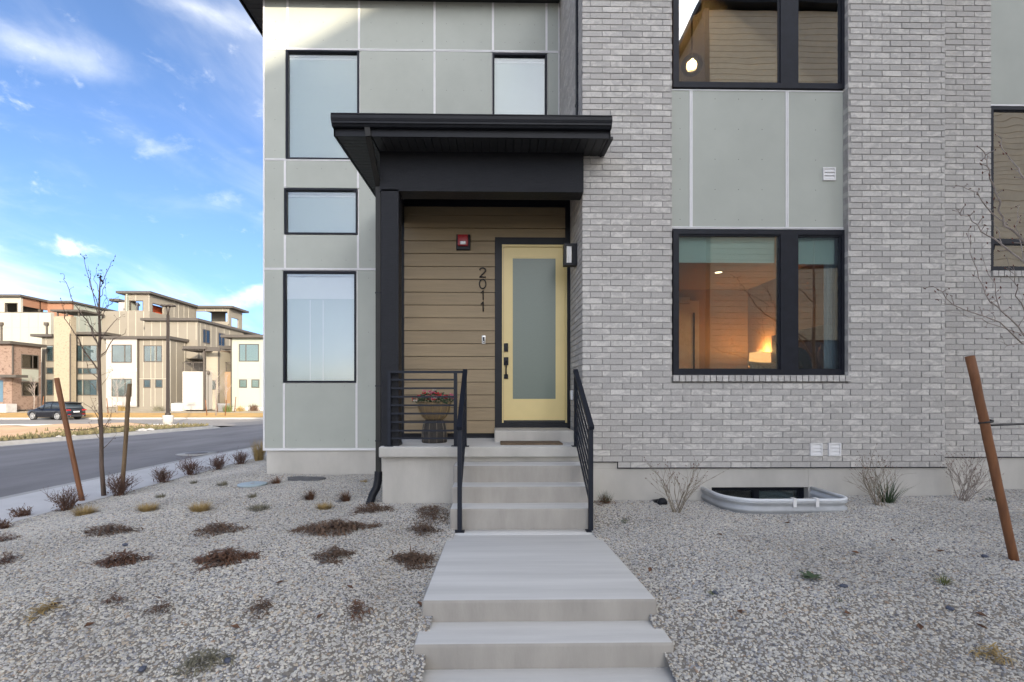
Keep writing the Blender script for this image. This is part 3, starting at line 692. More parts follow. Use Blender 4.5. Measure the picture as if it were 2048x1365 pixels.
# --- entry wall: siding, door, trim
sw = part('entry_wall', M['black'], H, (-1.36, BX0, DY + .02, DY + .2, PZ0, PZ(400, DY)), (-1.36, -1.26, DY + .2, AY + .1, PZ0 - .6, 3.9), (-1.355, BX0 - .01, DY + .2, AY + .1, PZ(400, DY) - .02, PZ(400, DY) + .04))
tx0, tx1, tz1 = PX(990, DY), PX(1142, DY), PZ(476, DY)
yy = PZ(878, DY); pitch = 25.6*DY/F
sX0 = -1.30
k = 0; zl = [PZ(431.5, DY) - pitch*i for i in range(18)]
zl = [PZ(414, DY)] + zl
for i in range(len(zl)-1):
    top, bot = zl[i], max(zl[i+1], PZ0 + .012)
    if top - bot < .02: continue
    x1 = tx0 - .002 if (top+bot)/2 < tz1 else PX(1130, DY)
    if bot < tz1 < top:
        pass
    m = MB(); x0 = sX0
    # lapped board: thicker at its lower edge
    m.prism([(DY - .018, bot + .001), (DY - .004, top - .006), (DY + .018, top - .006), (DY + .018, bot + .001)], 'x', x0, x1)
    m.build('siding_board', M['siding'], sw)
part('header_trim', M['black'], sw, (sX0 - .03, PX(1130, DY), DY - .022, DY + .019, PZ(414, DY) + .001, PZ(400, DY)))
part('corner_trim', M['black'], sw, (PX(1130, DY), BX0 - .003, DY - .024, DY + .019, tz1 - .001, PZ(400, DY)))
part('base_flashing', M['black'], sw, (sX0, tx0, DY - .02, DY + .018, PZ0 - .002, PZ0 + .012))
dz0 = PZ(858, DY)
tw = 14*DY/F
part('door_trim', M['black'], sw, (tx0, tx0 + tw, DY - .03, DY + .019, dz0, tz1), (tx0 + tw, tx1 - tw*.6, DY - .029, DY + .019, tz1 - tw, tz1 - .001), (tx1 - tw*.6, BX0 - .002, DY - .031, DY + .019, dz0, tz1), (tx0 + tw, tx1 - tw*.6, DY - .029, DY + .019, dz0, PZ(846, DY)))
fx0, fx1, fz0, fz1 = tx0 + tw, tx1 - tw*.6, PZ(846, DY), tz1 - tw
part('door_frame', M['yellow'], sw, (fx0, fx0 + .022, DY - .02, DY + .06, fz0, fz1), (fx1 - .022, fx1, DY - .02, DY + .06, fz0, fz1), (fx0 + .022, fx1 - .022, DY - .019, DY + .06, fz1 - .03, fz1))
dx0, dx1, dzb, dzt = fx0 + .025, fx1 - .025, PZ(841, DY), fz1 - .034
gx0, gx1, gz0, gz1 = PX(1024, DY), PX(1113, DY), PZ(800, DY), PZ(515, DY)
dm = MB(); y0, y1 = DY + .004, DY + .05
dm.box(dx0, gx0, y0, y1, dzb, dzt); dm.box(gx1, dx1, y0, y1, dzb, dzt); dm.box(gx0, gx1, y0+.0005, y1, gz1, dzt); dm.box(gx0, gx1, y0+.0005, y1, dzb, gz0)
for a in ((gx0, gx0+.012, gz0, gz1), (gx1-.012, gx1, gz0, gz1), (gx0+.012, gx1-.012, gz0, gz0+.012), (gx0+.012, gx1-.012, gz1-.012, gz1)): dm.box(a[0], a[1], y0+.008, y1-.002, a[2], a[3])
door = dm.build('door', M['yellow'], H); door['label'] = 'pale yellow front door with a tall frosted glass panel'
part('glass_panel', M['doorglass'], door, (gx0 + .011, gx1 - .011, y0 + .0095, y0 + .0145, gz0 + .011, gz1 - .011))
hx = PX(1012, DY)
hm = MB().bbox(hx-.035, hx+.035, y0-.028, y0, PZ(731, DY), PZ(715, DY), .006).bbox(hx-.03, hx+.03, y0-.03, y0, PZ(758, DY), PZ(749, DY), .006).tube([(hx, y0-.02, PZ(722, DY)), (hx, y0-.06, PZ(727, DY)), (hx, y0-.06, PZ(747, DY)), (hx, y0-.02, PZ(753, DY))], .011, 8)
hm.build('handle', M['black'], door)
MB().bbox(hx-.03, hx+.03, y0-.026, y0, PZ(704, DY), PZ(687, DY), .01).build('keypad_lock', M['black'], door)
part('sweep', M['strap'], door, (dx0, dx1, y0 - .004, y0 + .03, fz0 + .004, dzb - .001))

# house number, doorbell, alarm, lamp, vents
hn = MB()
nx = PX(965.5, DY); nw = .047; ny = DY - .034
def stroke(pts, r=.0085): hn.tube([(nx + a*nw, ny, b_) for a, b_ in pts], r, 6)
def dig(z1, z0, ch):
    h = z1 - z0; Zf = lambda t: z0 + h*t
    if ch == '2':
        arc = [(-math.cos(a)*.92, Zf(.70 + .28*math.sin(a))) for a in lin(.15, math.pi + .25, 10)]
        stroke(arc + [(-.95, Zf(.02)), ]); stroke([(-1.0, Zf(.02)), (1.0, Zf(.02))])
    elif ch == '0': stroke([(math.cos(a), Zf(.5 + .48*math.sin(a))) for a in lin(0, 2*math.pi, 20)])
    else: stroke([(-.55, Zf(.72)), (.15, Zf(.98)), (.15, Zf(.02))])
nums = MB()
sub = []
for ch, a, b_ in (('2', 537, 556), ('0', 559.5, 579), ('1', 582, 601.5), ('1', 604.5, 624.5)):
    hn = MB(); dig(PZ(a, DY), PZ(b_, DY), ch); sub.append(hn)
hp = sub[0].build('house_number', M['black'], H); hp['label'] = 'black house number 2011 running down the siding'
for h_ in sub[1:]: h_.build('digit', M['black'], hp)
dbx = PX(967.5, DY)
db = MB().bbox(dbx-.027, dbx+.027, DY-.04, DY-.012, PZ(689, DY), PZ(672, DY), .005).build('doorbell', mat('brushed_nickel', (.55, .54, .52), .35, metal=.8), origin=(dbx, DY-.02, PZ(689, DY)))
tag(db, 'small silver video doorbell on tan siding left of the door', 'doorbell')
MB().bbox(dbx-.016, dbx+.016, DY-.046, DY-.039, PZ(687, DY), PZ(675, DY), .004).build('face_plate', M['black'], db)
part('button', M['white'], db, (dbx-.006, dbx+.006, DY-.0475, DY-.0455, PZ(685.5, DY), PZ(683.5, DY)))
ax0, ax1, az0, az1 = PX(913, DY), PX(941, DY), PZ(502, DY), PZ(472, DY)
al = MB().bbox(ax0, ax1, DY-.06, DY-.008, az0, az1, .006).build('fire_alarm', M['black'], origin=(ax0, DY-.02, az0)); tag(al, 'red fire alarm strobe on a black box above the house number', 'alarm')
red = mat('red_plastic', (.30, .008, .012), .35)
MB().bbox(ax0+.025, ax1-.03, DY-.10, DY-.058, az0+.045, az1-.012, .012).build('strobe_body', red, al)
MB().bbox(ax0+.06, ax1-.065, DY-.118, DY-.098, az0+.06, az0+.105, .008).build('strobe_lens', mat('clear_lens', (.75, .75, .75), .15), al)
MB().lathe([(.03, 0), (.026, .006)], (0, 0, 0), 16)
lh = MB(); 
lY = 6.86; lx1 = BX0 - .001; lx0 = lx1 - .175; lz0_, lz1_ = PZ(532, lY), PZ(489, lY)
wlp = thing('wall_lamp', 'square black wall lantern with a ribbed glass on the brick beside the door', 'wall lamp', (lx1, lY, lz0_))
t_ = .024
part('lantern_frame', M['black'], wlp, (lx0, lx0+t_, lY-.06, lY+.06, lz0_, lz1_), (lx1-.06, lx1, lY-.06, lY+.06, lz0_, lz1_), (lx0+t_, lx1-.06, lY-.059, lY+.059, lz0_, lz0_+t_*1.3), (lx0+t_, lx1-.06, lY-.059, lY+.059, lz1_-t_*1.3, lz1_))
part('lantern_glass', mat('ribbed_glass', (.55, .54, .52), .25, var=.25, scale=60, stretch=(1, 1, .05)), wlp, (lx0+t_+.012, lx1-.072, lY-.045, lY+.045, lz0_+t_*1.3+.001, lz1_-t_*1.3-.001))
def vent(x0, x1, z0, z1, Y, label):
    v = thing('wall_vent', label, 'vent', ((x0+x1)/2, Y, z0), 'white louvred vents on the facade')
    f = .016
    part('vent_frame', M['white'], v, (x0, x0+f, Y-.02, Y+.004, z0, z1), (x1-f, x1, Y-.02, Y+.004, z0, z1), (x0+f, x1-f, Y-.019, Y+.004, z0, z0+f), (x0+f, x1-f, Y-.019, Y+.004, z1-f, z1), (x0+f, x1-f, Y-.003, Y+.003, z0+f, z1-f))
    for i in range(3):
        a = z0 + f + (z1-z0-2*f)*i/3; h = (z1-z0-2*f)/3
        MB().prism([(Y-.019, a+.002), (Y-.004, a+h-.004), (Y-.003, a+h-.004), (Y-.014, a+.002)], 'x', x0+f, x1-f).build('louvre', M['white'], v)
vent(PX(1645, BAYY), PX(1670, BAYY), PZ(357, BAYY), PZ(331, BAYY), BAYY, 'white louvred vent high on the sage panel between the bay windows')
vent(PX(1619.5, BRY), PX(1643.5, BRY), PZ(913.5, BRY), PZ(888, BRY), BRY, 'white louvred vent low on the brick wall above the window well')
vent(PX(1656, BRY), PX(1680.5, BRY), PZ(913.5, BRY), PZ(887.5, BRY), BRY, 'white louvred vent low on the brick, next to the one above the window well')
wb = MB().bbox(BX0 - .035, BX0 - .001, 7.13, 7.23, PZ(800, 7.2), PZ(781, 7.2), .012)
tag(wb.build('outlet_cover', M['white'], origin=(BX0, 7.18, PZ(800, 7.2))), 'pale weatherproof outlet cover on the brick return beside the door', 'outlet cover')

# --- porch: post, beam, roof, gutter, downspout
PR = part('porch_post', M['blackwood'], H, (PX(762, 6.30), PX(797, 6.30), 6.30, 6.52, PZ0, PZ(387, 6.35) + .02)); PR['label'] = 'black wood porch post'
part('post_base', M['black'], PR, (PX(762, 6.30)-.008, PX(797, 6.30)+.008, 6.293, 6.528, PZ0, PZ0 + .03))
bm0, bm1 = PZ(387, 6.35), PZ(304, 6.35)
part('porch_beam', M['blackwood_h'], H, (PX(761, 6.35), BX0 - .004, 6.30, 6.56, bm0, bm1), (PX(761, 6.35) + .001, PX(761, 6.35) + .1, 6.561, DY + .1, bm0 + .001, bm1), (PX(765, 6.35), BX0 - .01, 6.5605, AY - .02, bm1 - .06, bm1 - .02))
part('porch_gable', M['blackwood_h'], H, (PX(761, 6.35) + .002, PX(761, 6.35) + .15, DY + .1, AY - .01, PZ0, bm1))
RX0, RX1, RY0, RZ0 = PX(672, 5.90), PX(1217, 5.90), 5.90, PZ(275, 5.90)
sl = .045
def rz(y): return RZ0 + (y - RY0)*sl
rm = MB(); th_ = .16
poly = [(RY0, rz(RY0) + .022), (BRY - .002, rz(BRY) + .022), (BRY - .002, rz(BRY) + th_), (RY0, rz(RY0) + th_)]
rm.prism(poly, 'x', RX0 + .01, RX1)
poly2 = [(BRY - .002, rz(BRY) + .022), (AY - .012, rz(AY) + .022), (AY - .012, rz(AY) + th_), (BRY - .002, rz(BRY) + th_)]
rm.prism(poly2, 'x', RX0 + .01, BX0 - .003)
proof = rm.build('porch_roof', M['black'], H); proof['label'] = 'low black porch roof with gutter'
# soffit boards
y = RY0 + .02
while y < AY - .1:
    x1 = PX(762, 6.35) if y > 6.28 else PX(757, 6.3)
    MB().add([(RX0, y, rz(y)), (x1, y, rz(y)), (x1, y+.082, rz(y+.082)), (RX0, y+.082, rz(y+.082)), (RX0, y, rz(y)+.03), (x1, y, rz(y)+.03), (x1, y+.082, rz(y+.082)+.03), (RX0, y+.082, rz(y+.082)+.03)],
             [(0,3,2,1),(4,5,6,7),(0,1,5,4),(1,2,6,5),(2,3,7,6),(3,0,4,7)]).build('soffit_board', M['soffit'], proof)
    y += .088
x = PX(757, 6.3) + .02
while x < RX1 - .03:
    y1 = 6.34 if x < BX0 - .02 else BRY - .005
    MB().add([(x, RY0+.02, rz(RY0)), (x+.09, RY0+.02, rz(RY0)), (x+.09, y1, rz(y1)), (x, y1, rz(y1)), (x, RY0+.02, rz(RY0)+.03), (x+.09, RY0+.02, rz(RY0)+.03), (x+.09, y1, rz(y1)+.03), (x, y1, rz(y1)+.03)],
             [(0,3,2,1),(4,5,6,7),(0,1,5,4),(1,2,6,5),(2,3,7,6),(3,0,4,7)]).build('soffit_board', M['soffit'], proof)
    x += .096
part('fascia', M['black'], proof, (RX0 - .02, RX1 + .01, RY0 - .02, RY0 + .001, RZ0 - .012, RZ0 + .15))
MB().prism([(RY0 - .02, RZ0 - .012), (AY - .02, rz(AY) - .012), (AY - .02, rz(AY) + .16), (RY0 - .02, RZ0 + .15)], 'x', RX0 - .02, RX0 + .0005).build('fascia', M['black'], proof)
MB().prism([(RY0 - .02, RZ0 - .012), (BRY - .004, rz(BRY) - .012), (BRY - .004, rz(BRY) + .16), (RY0 - .02, RZ0 + .15)], 'x', RX1 - .0005, RX1 + .02).build('fascia', M['black'], proof)
gz1_, gy0 = PZ(230, 5.78), 5.775
gut = MB().prism([(RY0 - .022, gz1_ - .02), (RY0 - .022, gz1_ - .125), (gy0 + .045, gz1_ - .125), (gy0 + .01, gz1_ - .075), (gy0, gz1_ - .05), (gy0, gz1_ - .012), (gy0 - .008, gz1_ - .010), (gy0 - .008, gz1_), (gy0 + .012, gz1_), (gy0 + .014, gz1_ - .10), (RY0 - .03, gz1_ - .112), (RY0 - .03, gz1_ - .02)], 'x', PX(662, 5.78), PX(1224, 5.78))
gut.prism([(RY0 - .022, gz1_ - .02), (RY0 - .022, gz1_ - .125), (gy0 + .045, gz1_ - .125), (gy0 + .01, gz1_ - .075), (gy0, gz1_ - .05), (gy0, gz1_ - .012)], 'x', PX(662, 5.78) - .004, PX(662, 5.78))
gut.prism([(RY0 - .022, gz1_ - .02), (RY0 - .022, gz1_ - .125), (gy0 + .045, gz1_ - .125), (gy0 + .01, gz1_ - .075), (gy0, gz1_ - .05), (gy0, gz1_ - .012)], 'x', PX(1224, 5.78), PX(1224, 5.78) + .004)
gut.build('gutter', M['black'], proof)
dsx = PX(757, 6.36)
dn = MB(); d0x = PX(734, 5.83)
dn.bar((d0x, 5.85, gz1_ - .12), (d0x + .01, 5.86, gz1_ - .22), .06, .045, (0, 1, 0)); dn.bar((d0x + .005, 5.858, gz1_ - .19), (dsx, 6.34, PZ(372, 6.34)), .062, .046, (0, 1, 0)); dn.bar((dsx, 6.36, PZ(368, 6.36)), (dsx, 6.36, PZ(945, 6.36)), .062, .048, (0, 1, 0))
dsp = dn.build('downspout', mat('bronze_downspout', (.022, .021, .019), .5, spec=.3), H)
for yy_ in (586, 771, 880): part('strap', M['black'], dsp, (dsx - .036, dsx + .036, 6.333, 6.388, PZ(yy_+3, 6.36), PZ(yy_, 6.36)))
# corrugated drain hose at its foot
hose = [(dsx, 6.36, PZ(943, 6.36)), (dsx - .005, 6.355, PZ(960, 6.36)), (dsx - .02, 6.34, PZ(975, 6.34)), (dsx - .06, 6.30, PZ(990, 6.3)), (dsx - .10, 6.26, -.02)]
pts = []; rr = []
for i in range(48):
    t = i/47*(len(hose)-1); a = min(int(t), len(hose)-2); f_ = t - a
    pts.append(Vector(hose[a]).lerp(Vector(hose[a+1]), f_)); rr.append(.045 if i % 2 else .052)
ho = MB().tube(pts, rr, 14).build('drain_hose', M['black'], origin=pts[-1]); tag(ho, 'black corrugated drain hose at the foot of the porch downspout', 'hose')

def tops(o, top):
    """paler upper faces of a cast block: light from above put into the colour"""
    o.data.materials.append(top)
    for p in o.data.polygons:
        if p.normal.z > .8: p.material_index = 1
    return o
# ------------------------------------------------------------------ porch slab, steps and path
fnd = MB().box(PX(765, 6.27), BX0 - .012, 6.27, DY + .3, -.5, PZ0 - .12)
st = fnd.build('entry_steps', M['concrete'], origin=(SX0, SLABY, 0)); tag(st, 'concrete porch landing with three steps below the front door', 'steps')
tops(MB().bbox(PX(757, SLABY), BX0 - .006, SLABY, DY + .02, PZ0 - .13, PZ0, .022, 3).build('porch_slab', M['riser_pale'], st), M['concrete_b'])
fy = [5.89, 5.61, 5.33]; tz = [PZ(932, 5.89), PZ(974, 5.61), PZ(1018, 5.33)]
PB = PZ(1060, 5.33)                    # path level at the foot of the stairs
bottoms = [-.25, -.26, -.27]
backs = [6.275, 5.89 + .06, 5.61 + .06]
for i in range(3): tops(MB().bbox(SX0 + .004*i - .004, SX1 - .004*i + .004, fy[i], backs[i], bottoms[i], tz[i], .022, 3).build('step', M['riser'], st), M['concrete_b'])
MB().bbox(PX(989, 6.76), PX(1149, 6.76), 6.76, DY - .031, PZ0 - .01, PZ(862, 6.76), .018, 3).build('door_step', M['concrete'], st)
PF = PZ(1201, 3.29)
pth = MB().bbox(SX0 - .01, SX1 + .01, 5.145, 5.345, PB - .25, PB, .008, 1).build('path', M['concrete_b'], origin=(SX0, 5.2, PB)); tag(pth, kind='structure')
m = MB().bbox(SX0, SX1, 3.29, 5.137, -.3, 0, .022, 3)
m.v = [(x, y, z + PF + (PB-PF)*(y-3.29)/1.85) for x, y, z in m.v]
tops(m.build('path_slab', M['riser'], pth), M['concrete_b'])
zs1 = PZ(1289, 2.995)
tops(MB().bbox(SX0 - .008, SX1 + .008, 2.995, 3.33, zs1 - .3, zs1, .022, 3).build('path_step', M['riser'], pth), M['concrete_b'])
MB().bbox(SX0 - .012, SX1 + .012, 1.2, 3.04, zs1 - .45, zs1 - .145, .022, 3).build('path_slab', M['concrete_b'], pth)
MB().bbox(SX0 - .014, SX1 + .014, -1.5, 1.24, zs1 - .6, zs1 - .30, .022, 3).build('path_slab', M['concrete_b'], pth)

# railings
RA = M['rail']
def railpost(r, x, y, z0, z1, w=.042):
    p = part('post', RA, r, (x-w/2, x+w/2, y-w/2, y+w/2, z0, z1)); part('base_plate', RA, p, (x-.05, x+.05, y-.05, y+.05, z0, z0+.008))
gr = thing('porch_railing', 'black steel guard rail with level bars along the porch edge', 'railing', (-1.2, 6.24, PZ0))
gY = 6.245; ga, gb = PX(778.5, gY), PX(911, gY); gtop = PZ(742, gY)
railpost(gr, ga, gY, PZ0, gtop - .03); railpost(gr, gb, gY, PZ0, gtop - .03)
part('top_rail', RA, gr, (ga - .025, PX(926, gY), gY-.025, gY+.025, gtop-.03, gtop))
for yb in (760, 777, 794, 811, 827.5, 844.5, 861.5, 877): part('bar', RA, gr, (ga+.02, gb-.02, gY-.008, gY+.008, PZ(yb, gY)-.011, PZ(yb, gY)+.011))
def stair_rail(x, label):
    yt, yb = 6.22, 5.26; ztop_t, ztop_b = PZ(741, yt), PZ(847, yb)
    r = thing('stair_railing', label, 'railing', (x, yb, PB))
    railpost(r, x, yt, PZ0, ztop_t - .03); railpost(r, x, yb, PB, ztop_b - .03, .046)
    dz = (ztop_t - ztop_b)/(yt - yb)
    MB().bar((x, yb - .05, ztop_b - .018 - dz*.05), (x, yt + .03, ztop_t - .018 + dz*.03), .055, .036).build('handrail', RA, r)
    low0 = PB + .13
    for i in range(8):
        o_ = .10 + i*(.80/7.4)
        MB().bar((x, yb, ztop_b - o_), (x, yt, ztop_t - o_), .016, .022).build('bar', RA, r)
stair_rail(-.352, 'black sloping stair railing on the flower basket side of the steps')
stair_rail(.996, 'black sloping stair railing on the brick wall side of the steps')
# doormat
dmY0, dmY1 = 6.36, 6.72
MBm = MB().bbox(PX(1001, dmY0), PX(1126, dmY0), dmY0, dmY1, PZ0 + .001, PZ0 + .022, .008)
dmo = MBm.build('doormat', mat('coir_mat', (.16, .11, .065), .95, var=.35, scale=40, bump=.8, bscale=150), origin=(.5, 6.5, PZ0)); tag(dmo, 'brown coir doormat lying before the yellow door', 'doormat')
part('border', mat('mat_border', (.09, .075, .06), .95), dmo, (PX(1003, dmY0), PX(1124, dmY0), dmY0+.015, dmY0+.05, PZ0+.0215, PZ0+.0235), (PX(1003, dmY0), PX(1124, dmY0), dmY1-.05, dmY1-.015, PZ0+.0215, PZ0+.0235))

# flower basket on its wicker stand
bc = Vector((PX(868, 6.72), 6.76, PZ0))
pl = thing('flower_stand', 'dark wicker plant stand behind the porch guard rail', 'plant stand', bc)
wick = mat('dark_wicker', (.055, .048, .042), .75, var=.5, scale=60, stretch=(1, 1, 5), bump=.9, bscale=90)
MB().lathe([(.158, 0), (.162, .03), (.160, .14), (.148, .22), (.128, .285), (.11, .30)], bc, 28).build('stand_body', wick, pl)
for k in range(10):
    a = k*math.pi/5; MB().tube([(bc.x + r*math.cos(a), bc.y + r*math.sin(a), bc.z + z) for r, z in ((.163, .005), (.166, .14), (.152, .22), (.13, .29))], .004, 5).build('rib', M['palewood'], pl)
fb = thing('flower_basket', 'tan wicker basket of red and pink flowers on the dark stand', 'flower basket', (bc.x, bc.y, bc.z + .301))
MB().lathe([(.115, .301), (.16, .34), (.20, .42), (.215, .50), (.222, .53), (.205, .53), (.19, .48)], bc, 28).build('basket', mat('tan_wicker', (.24, .165, .085), .75, var=.35, scale=50, stretch=(1, 1, 6), bump=.9, bscale=80), fb)
for k in range(12):
    a = k*math.pi/6; MB().tube([(bc.x + r*math.cos(a), bc.y + r*math.sin(a), bc.z + z) for r, z in ((.118, .304), (.164, .34), (.204, .42), (.224, .525))], .004, 5).build('rib', M['straw'], fb)
fo = MB()
for i in range(420):
    a = rnd.uniform(0, 6.28); r = .25*math.sqrt(rnd.random()); z = .53 + rnd.uniform(-.03, .15)*(1 - (r/.29)**2)
    c = bc + Vector((r*math.cos(a)*1.15, r*math.sin(a), z)); d = Vector((rnd.gauss(0, 1), rnd.gauss(0, 1), rnd.gauss(.3, .7))).normalized(); e = d.cross(Vector((rnd.gauss(0, 1), rnd.gauss(0, 1), rnd.gauss(0, 1)))).normalized()
    L_ = rnd.uniform(.02, .05); w_ = L_*.28; fo.add([c - d*L_*.5, c + e*w_, c + d*L_*.6, c - e*w_], [(0, 1, 2, 3)])
ff = fo.build('foliage', M['green'], fb)
fm = [mat('red_petal', (.42, .012, .02), .5), mat('pink_petal', (.50, .12, .20), .5), mat('pale_petal', (.48, .42, .36), .5)]
for i in range(46):
    a = rnd.uniform(0, 6.28); r = .27*math.sqrt(rnd.random()); z = .56 + .13*(1 - (r/.27)**2)*rnd.uniform(.2, 1.1) + rnd.uniform(-.02, .02)
    c = bc + Vector((r*math.cos(a)*1.1, r*math.sin(a), z)); m = MB()
    for k in range(6):
        b_ = k*1.047 + rnd.random(); d = Vector((math.cos(b_), math.sin(b_)*.8 - .35, rnd.uniform(.0, .6))).normalized(); e = d.cross(Vector((.2, -1, .4))).normalized(); L_ = rnd.uniform(.022, .038)
        m.add([c, c + d*L_*.6 + e*L_*.4, c + d*L_, c + d*L_*.6 - e*L_*.4], [(0, 1, 2, 3)])
    m.build('flower', fm[rnd.choice((0, 0, 0, 1, 1, 2))], fb)

# ------------------------------------------------------------------ rooms behind the bay windows
wallm = mat('room_wall', (.40, .27, .155), .8, var=.03)
FLZ = PZ(862, 6.76)
def room(x0, x1, y0, y1, z0, z1, wm, cm):
    r = MB(); t = .06
    r.box(x0-t, x0, y0, y1, z0, z1); r.box(x1, x1+t, y0, y1, z0, z1); r.box(x0-t, x1+t, y1, y1+t, z0, z1); r.box(x0-t, x1+t, y0, y1+t, z0-t, z0-.001)
    # wall pieces beside the opening
    r.box(x0-t, bx0-.02, y0-t, y0-.001, z0, z1); r.box(bx1+.02, x1+t, y0-t, y0-.001, z0, z1)
    o = r.build('room_wall', wm, H)
    part('ceiling', cm, o, (x0-t, x1+t, y0-t, y1+t, z1+.001, z1+t)); return o
r1 = room(1.5, 5.25, 6.80, 10.5, FLZ, 3.52, wallm, mat('room_ceiling', (.40, .28, .17), .85, var=.02))
part('sill_board', M['white'], r1, (bx0-.02, bx1+.02, 6.58, 6.80, lz0-.03, lz0+.005))
# a door standing open in the back wall, and its casing
part('door_casing', mat('room_trim', (.60, .50, .38), .5), r1, (PX(1381, 10.4), PX(1400, 10.4), 10.44, 10.499, FLZ, PZ(600, 10.4)), (PX(1330, 10.4), PX(1381, 10.4), 10.441, 10.498, PZ(604, 10.4), PZ(593, 10.4)))
part('door_leaf', mat('room_door', (.66, .55, .42), .5), r1, (PX(1352, 9.9), PX(1386, 10.3), 10.30, 10.34, FLZ, PZ(607, 10.3)))
part('hinge', M['black'], r1, (PX(1386, 10.3), PX(1389, 10.3), 10.28, 10.35, FLZ + .3, PZ(625, 10.3)))
# roller shade at the top of the lower window
shade = MB().box(bx0 + .07, ml[0] - .01, BAYY + .10, BAYY + .104, PZ(524, 6.6), lz1 - .05).box(ml[1] + .01, bx1 - .07, BAYY + .10, BAYY + .104, PZ(526, 6.6), lz1 - .05)
shm, n_, l_, b_s = new_mat('roller_shade'); b_s.inputs['Base Color'].default_value = (.66, .76, .72, 1); b_s.inputs['Roughness'].default_value = .8; b_s.inputs['Transmission Weight'].default_value = 0
shade.build('roller_shade', shm, H)
# sheer curtain at the right
cu = MB(); n = 26; cxs = lin(PX(1648, 6.66), PX(1672, 6.66) + .12, n)
cu.add([(x, 6.66 + .025*math.sin(i*1.4), z) for z in (FLZ + .05, lz1 - .02) for i, x in enumerate(cxs)], [(i, i+1, n+2+i, n+1+i) for i in range(n)], True)
cu.build('curtain', mat('grey_curtain', (.42, .45, .52), .9, var=.08), H)
# table lamp
def interior_light(name, loc, e, col, size):
    d = bpy.data.lights.new(name, 'POINT'); d.energy = e; d.color = col; d.shadow_soft_size = size
    o = bpy.data.objects.new(name, d); COL.objects.link(o); o.location = loc; return o
lc = Vector((PX(1520, 9.75), 9.75, 0)); z0, z1 = PZ(733, 9.75), PZ(705, 9.75); r_ = 21*9.75/F
ns = thing('nightstand', 'dark nightstand under the glowing lamp behind the lower bay window', 'nightstand', (lc.x, lc.y, FLZ))
nsm = mat('dark_wood', (.07, .04, .02), .5, scale=5)
part('cabinet', nsm, ns, (lc.x-.28, lc.x+.25, lc.y-.24, lc.y+.24, FLZ+.12, z0-.32)); part('top', nsm, ns, (lc.x-.30, lc.x+.27, lc.y-.26, lc.y+.26, z0-.319, z0-.29))
for sx in (-1, 1):
    for sy in (-1, 1): part('leg', nsm, ns, (lc.x+sx*.22-.02, lc.x+sx*.22+.02, lc.y+sy*.2-.02, lc.y+sy*.2+.02, FLZ, FLZ+.121))
tl = thing('table_lamp', 'lit table lamp with drum shade glowing behind the lower bay window', 'lamp', (lc.x, lc.y, z0-.289))
MB().lathe([(.09, 0), (.09, .02), (.03, .04), (.06, .12), (.05, .2), (.015, .27), (.015, .34)], (lc.x, lc.y, z0-.289), 20).build('lamp_base', mat('brass', (.35, .22, .09), .35, metal=.7), tl)
shd = MB(); nn = 28
shd.add([(lc.x + rr_*math.cos(2*math.pi*k/nn), lc.y + rr_*math.sin(2*math.pi*k/nn), z) for rr_, z in ((r_, z0), (r_*.93, z1)) for k in range(nn)], [(k, (k+1) % nn, nn+(k+1) % nn, nn+k) for k in range(nn)], True)
shd.build('lamp_shade', emit('lit_shade', (1.0, .50, .19), .45), tl)
o = interior_light('lamp_bulb', (lc.x, lc.y, z1 + .02), 8.0, (1, .48, .17), .05); o.parent = tl; o.location -= tl.location
# bed with pillows against the right wall
bz = PZ(742, 8.6)
bd = thing('bed', 'bed with beige covers against the wall behind the lower bay window', 'bed', (4.3, 8.3, FLZ))
part('bed_base', nsm, bd, (3.3, 5.15, 7.5, 9.3, FLZ+.08, bz-.34)); MB().bbox(3.3, 5.12, 7.52, 9.28, bz-.339, bz-.08, .06, 3).build('mattress', mat('bed_cover', (.42, .34, .26), .9), bd)
MB().bbox(5.13, 5.24, 7.4, 9.4, FLZ+.1, PZ(655, 8.3), .03, 2).build('headboard', mat('headboard', (.10, .07, .05), .7, scale=6, var=.5), bd)
def pillow(cx, cy, cz, w, h, t, rotz, m, label):
    b = bmesh.new(); bmesh.ops.create_cube(b, size=1); bmesh.ops.subdivide_edges(b, edges=b.edges[:], cuts=6, use_grid_fill=True)
    for v in b.verts:
        x, y, z = v.co*2
        k = (1 - abs(x)**3.0)*(1 - abs(z)**3.0); v.co = Vector((x*w/2*(1 - .10*(1-abs(z)**2)*abs(x)), y*t/2*(.18 + .82*k), z*h/2*(1 - .10*(1-abs(x)**2)*abs(z))))
    me = bpy.data.meshes.new('pillow'); b.to_mesh(me); b.free(); me.polygons.foreach_set('use_smooth', [True]*len(me.polygons)); me.materials.append(m)
    o = bpy.data.objects.new('pillow', me); COL.objects.link(o); o.location = (cx, cy, cz); o.rotation_euler = (R(-18), 0, rotz)
    tag(o, label, 'pillow')
stripe = mat('striped_pillow', (.46, .38, .27), .9, scale=16, stretch=(3, 3, .2), col2=(.26, .22, .17), lo=.47, hi=.53)
pillow(4.62, 8.62, bz - .03, .62, .40, .2, R(14), stripe, 'beige striped pillow leaning beside the bedside lamp')
pillow(4.70, 7.72, bz + .12, .55, .46, .2, R(50), mat('teal_pillow', (.07, .10, .10), .9), 'dark teal pillow on the bed behind the right casement')
pillow(4.86, 7.40, bz + .10, .50, .46, .2, R(60), mat('beige_pillow', (.42, .35, .26), .9), 'plain beige pillow on the bed beside the curtain')
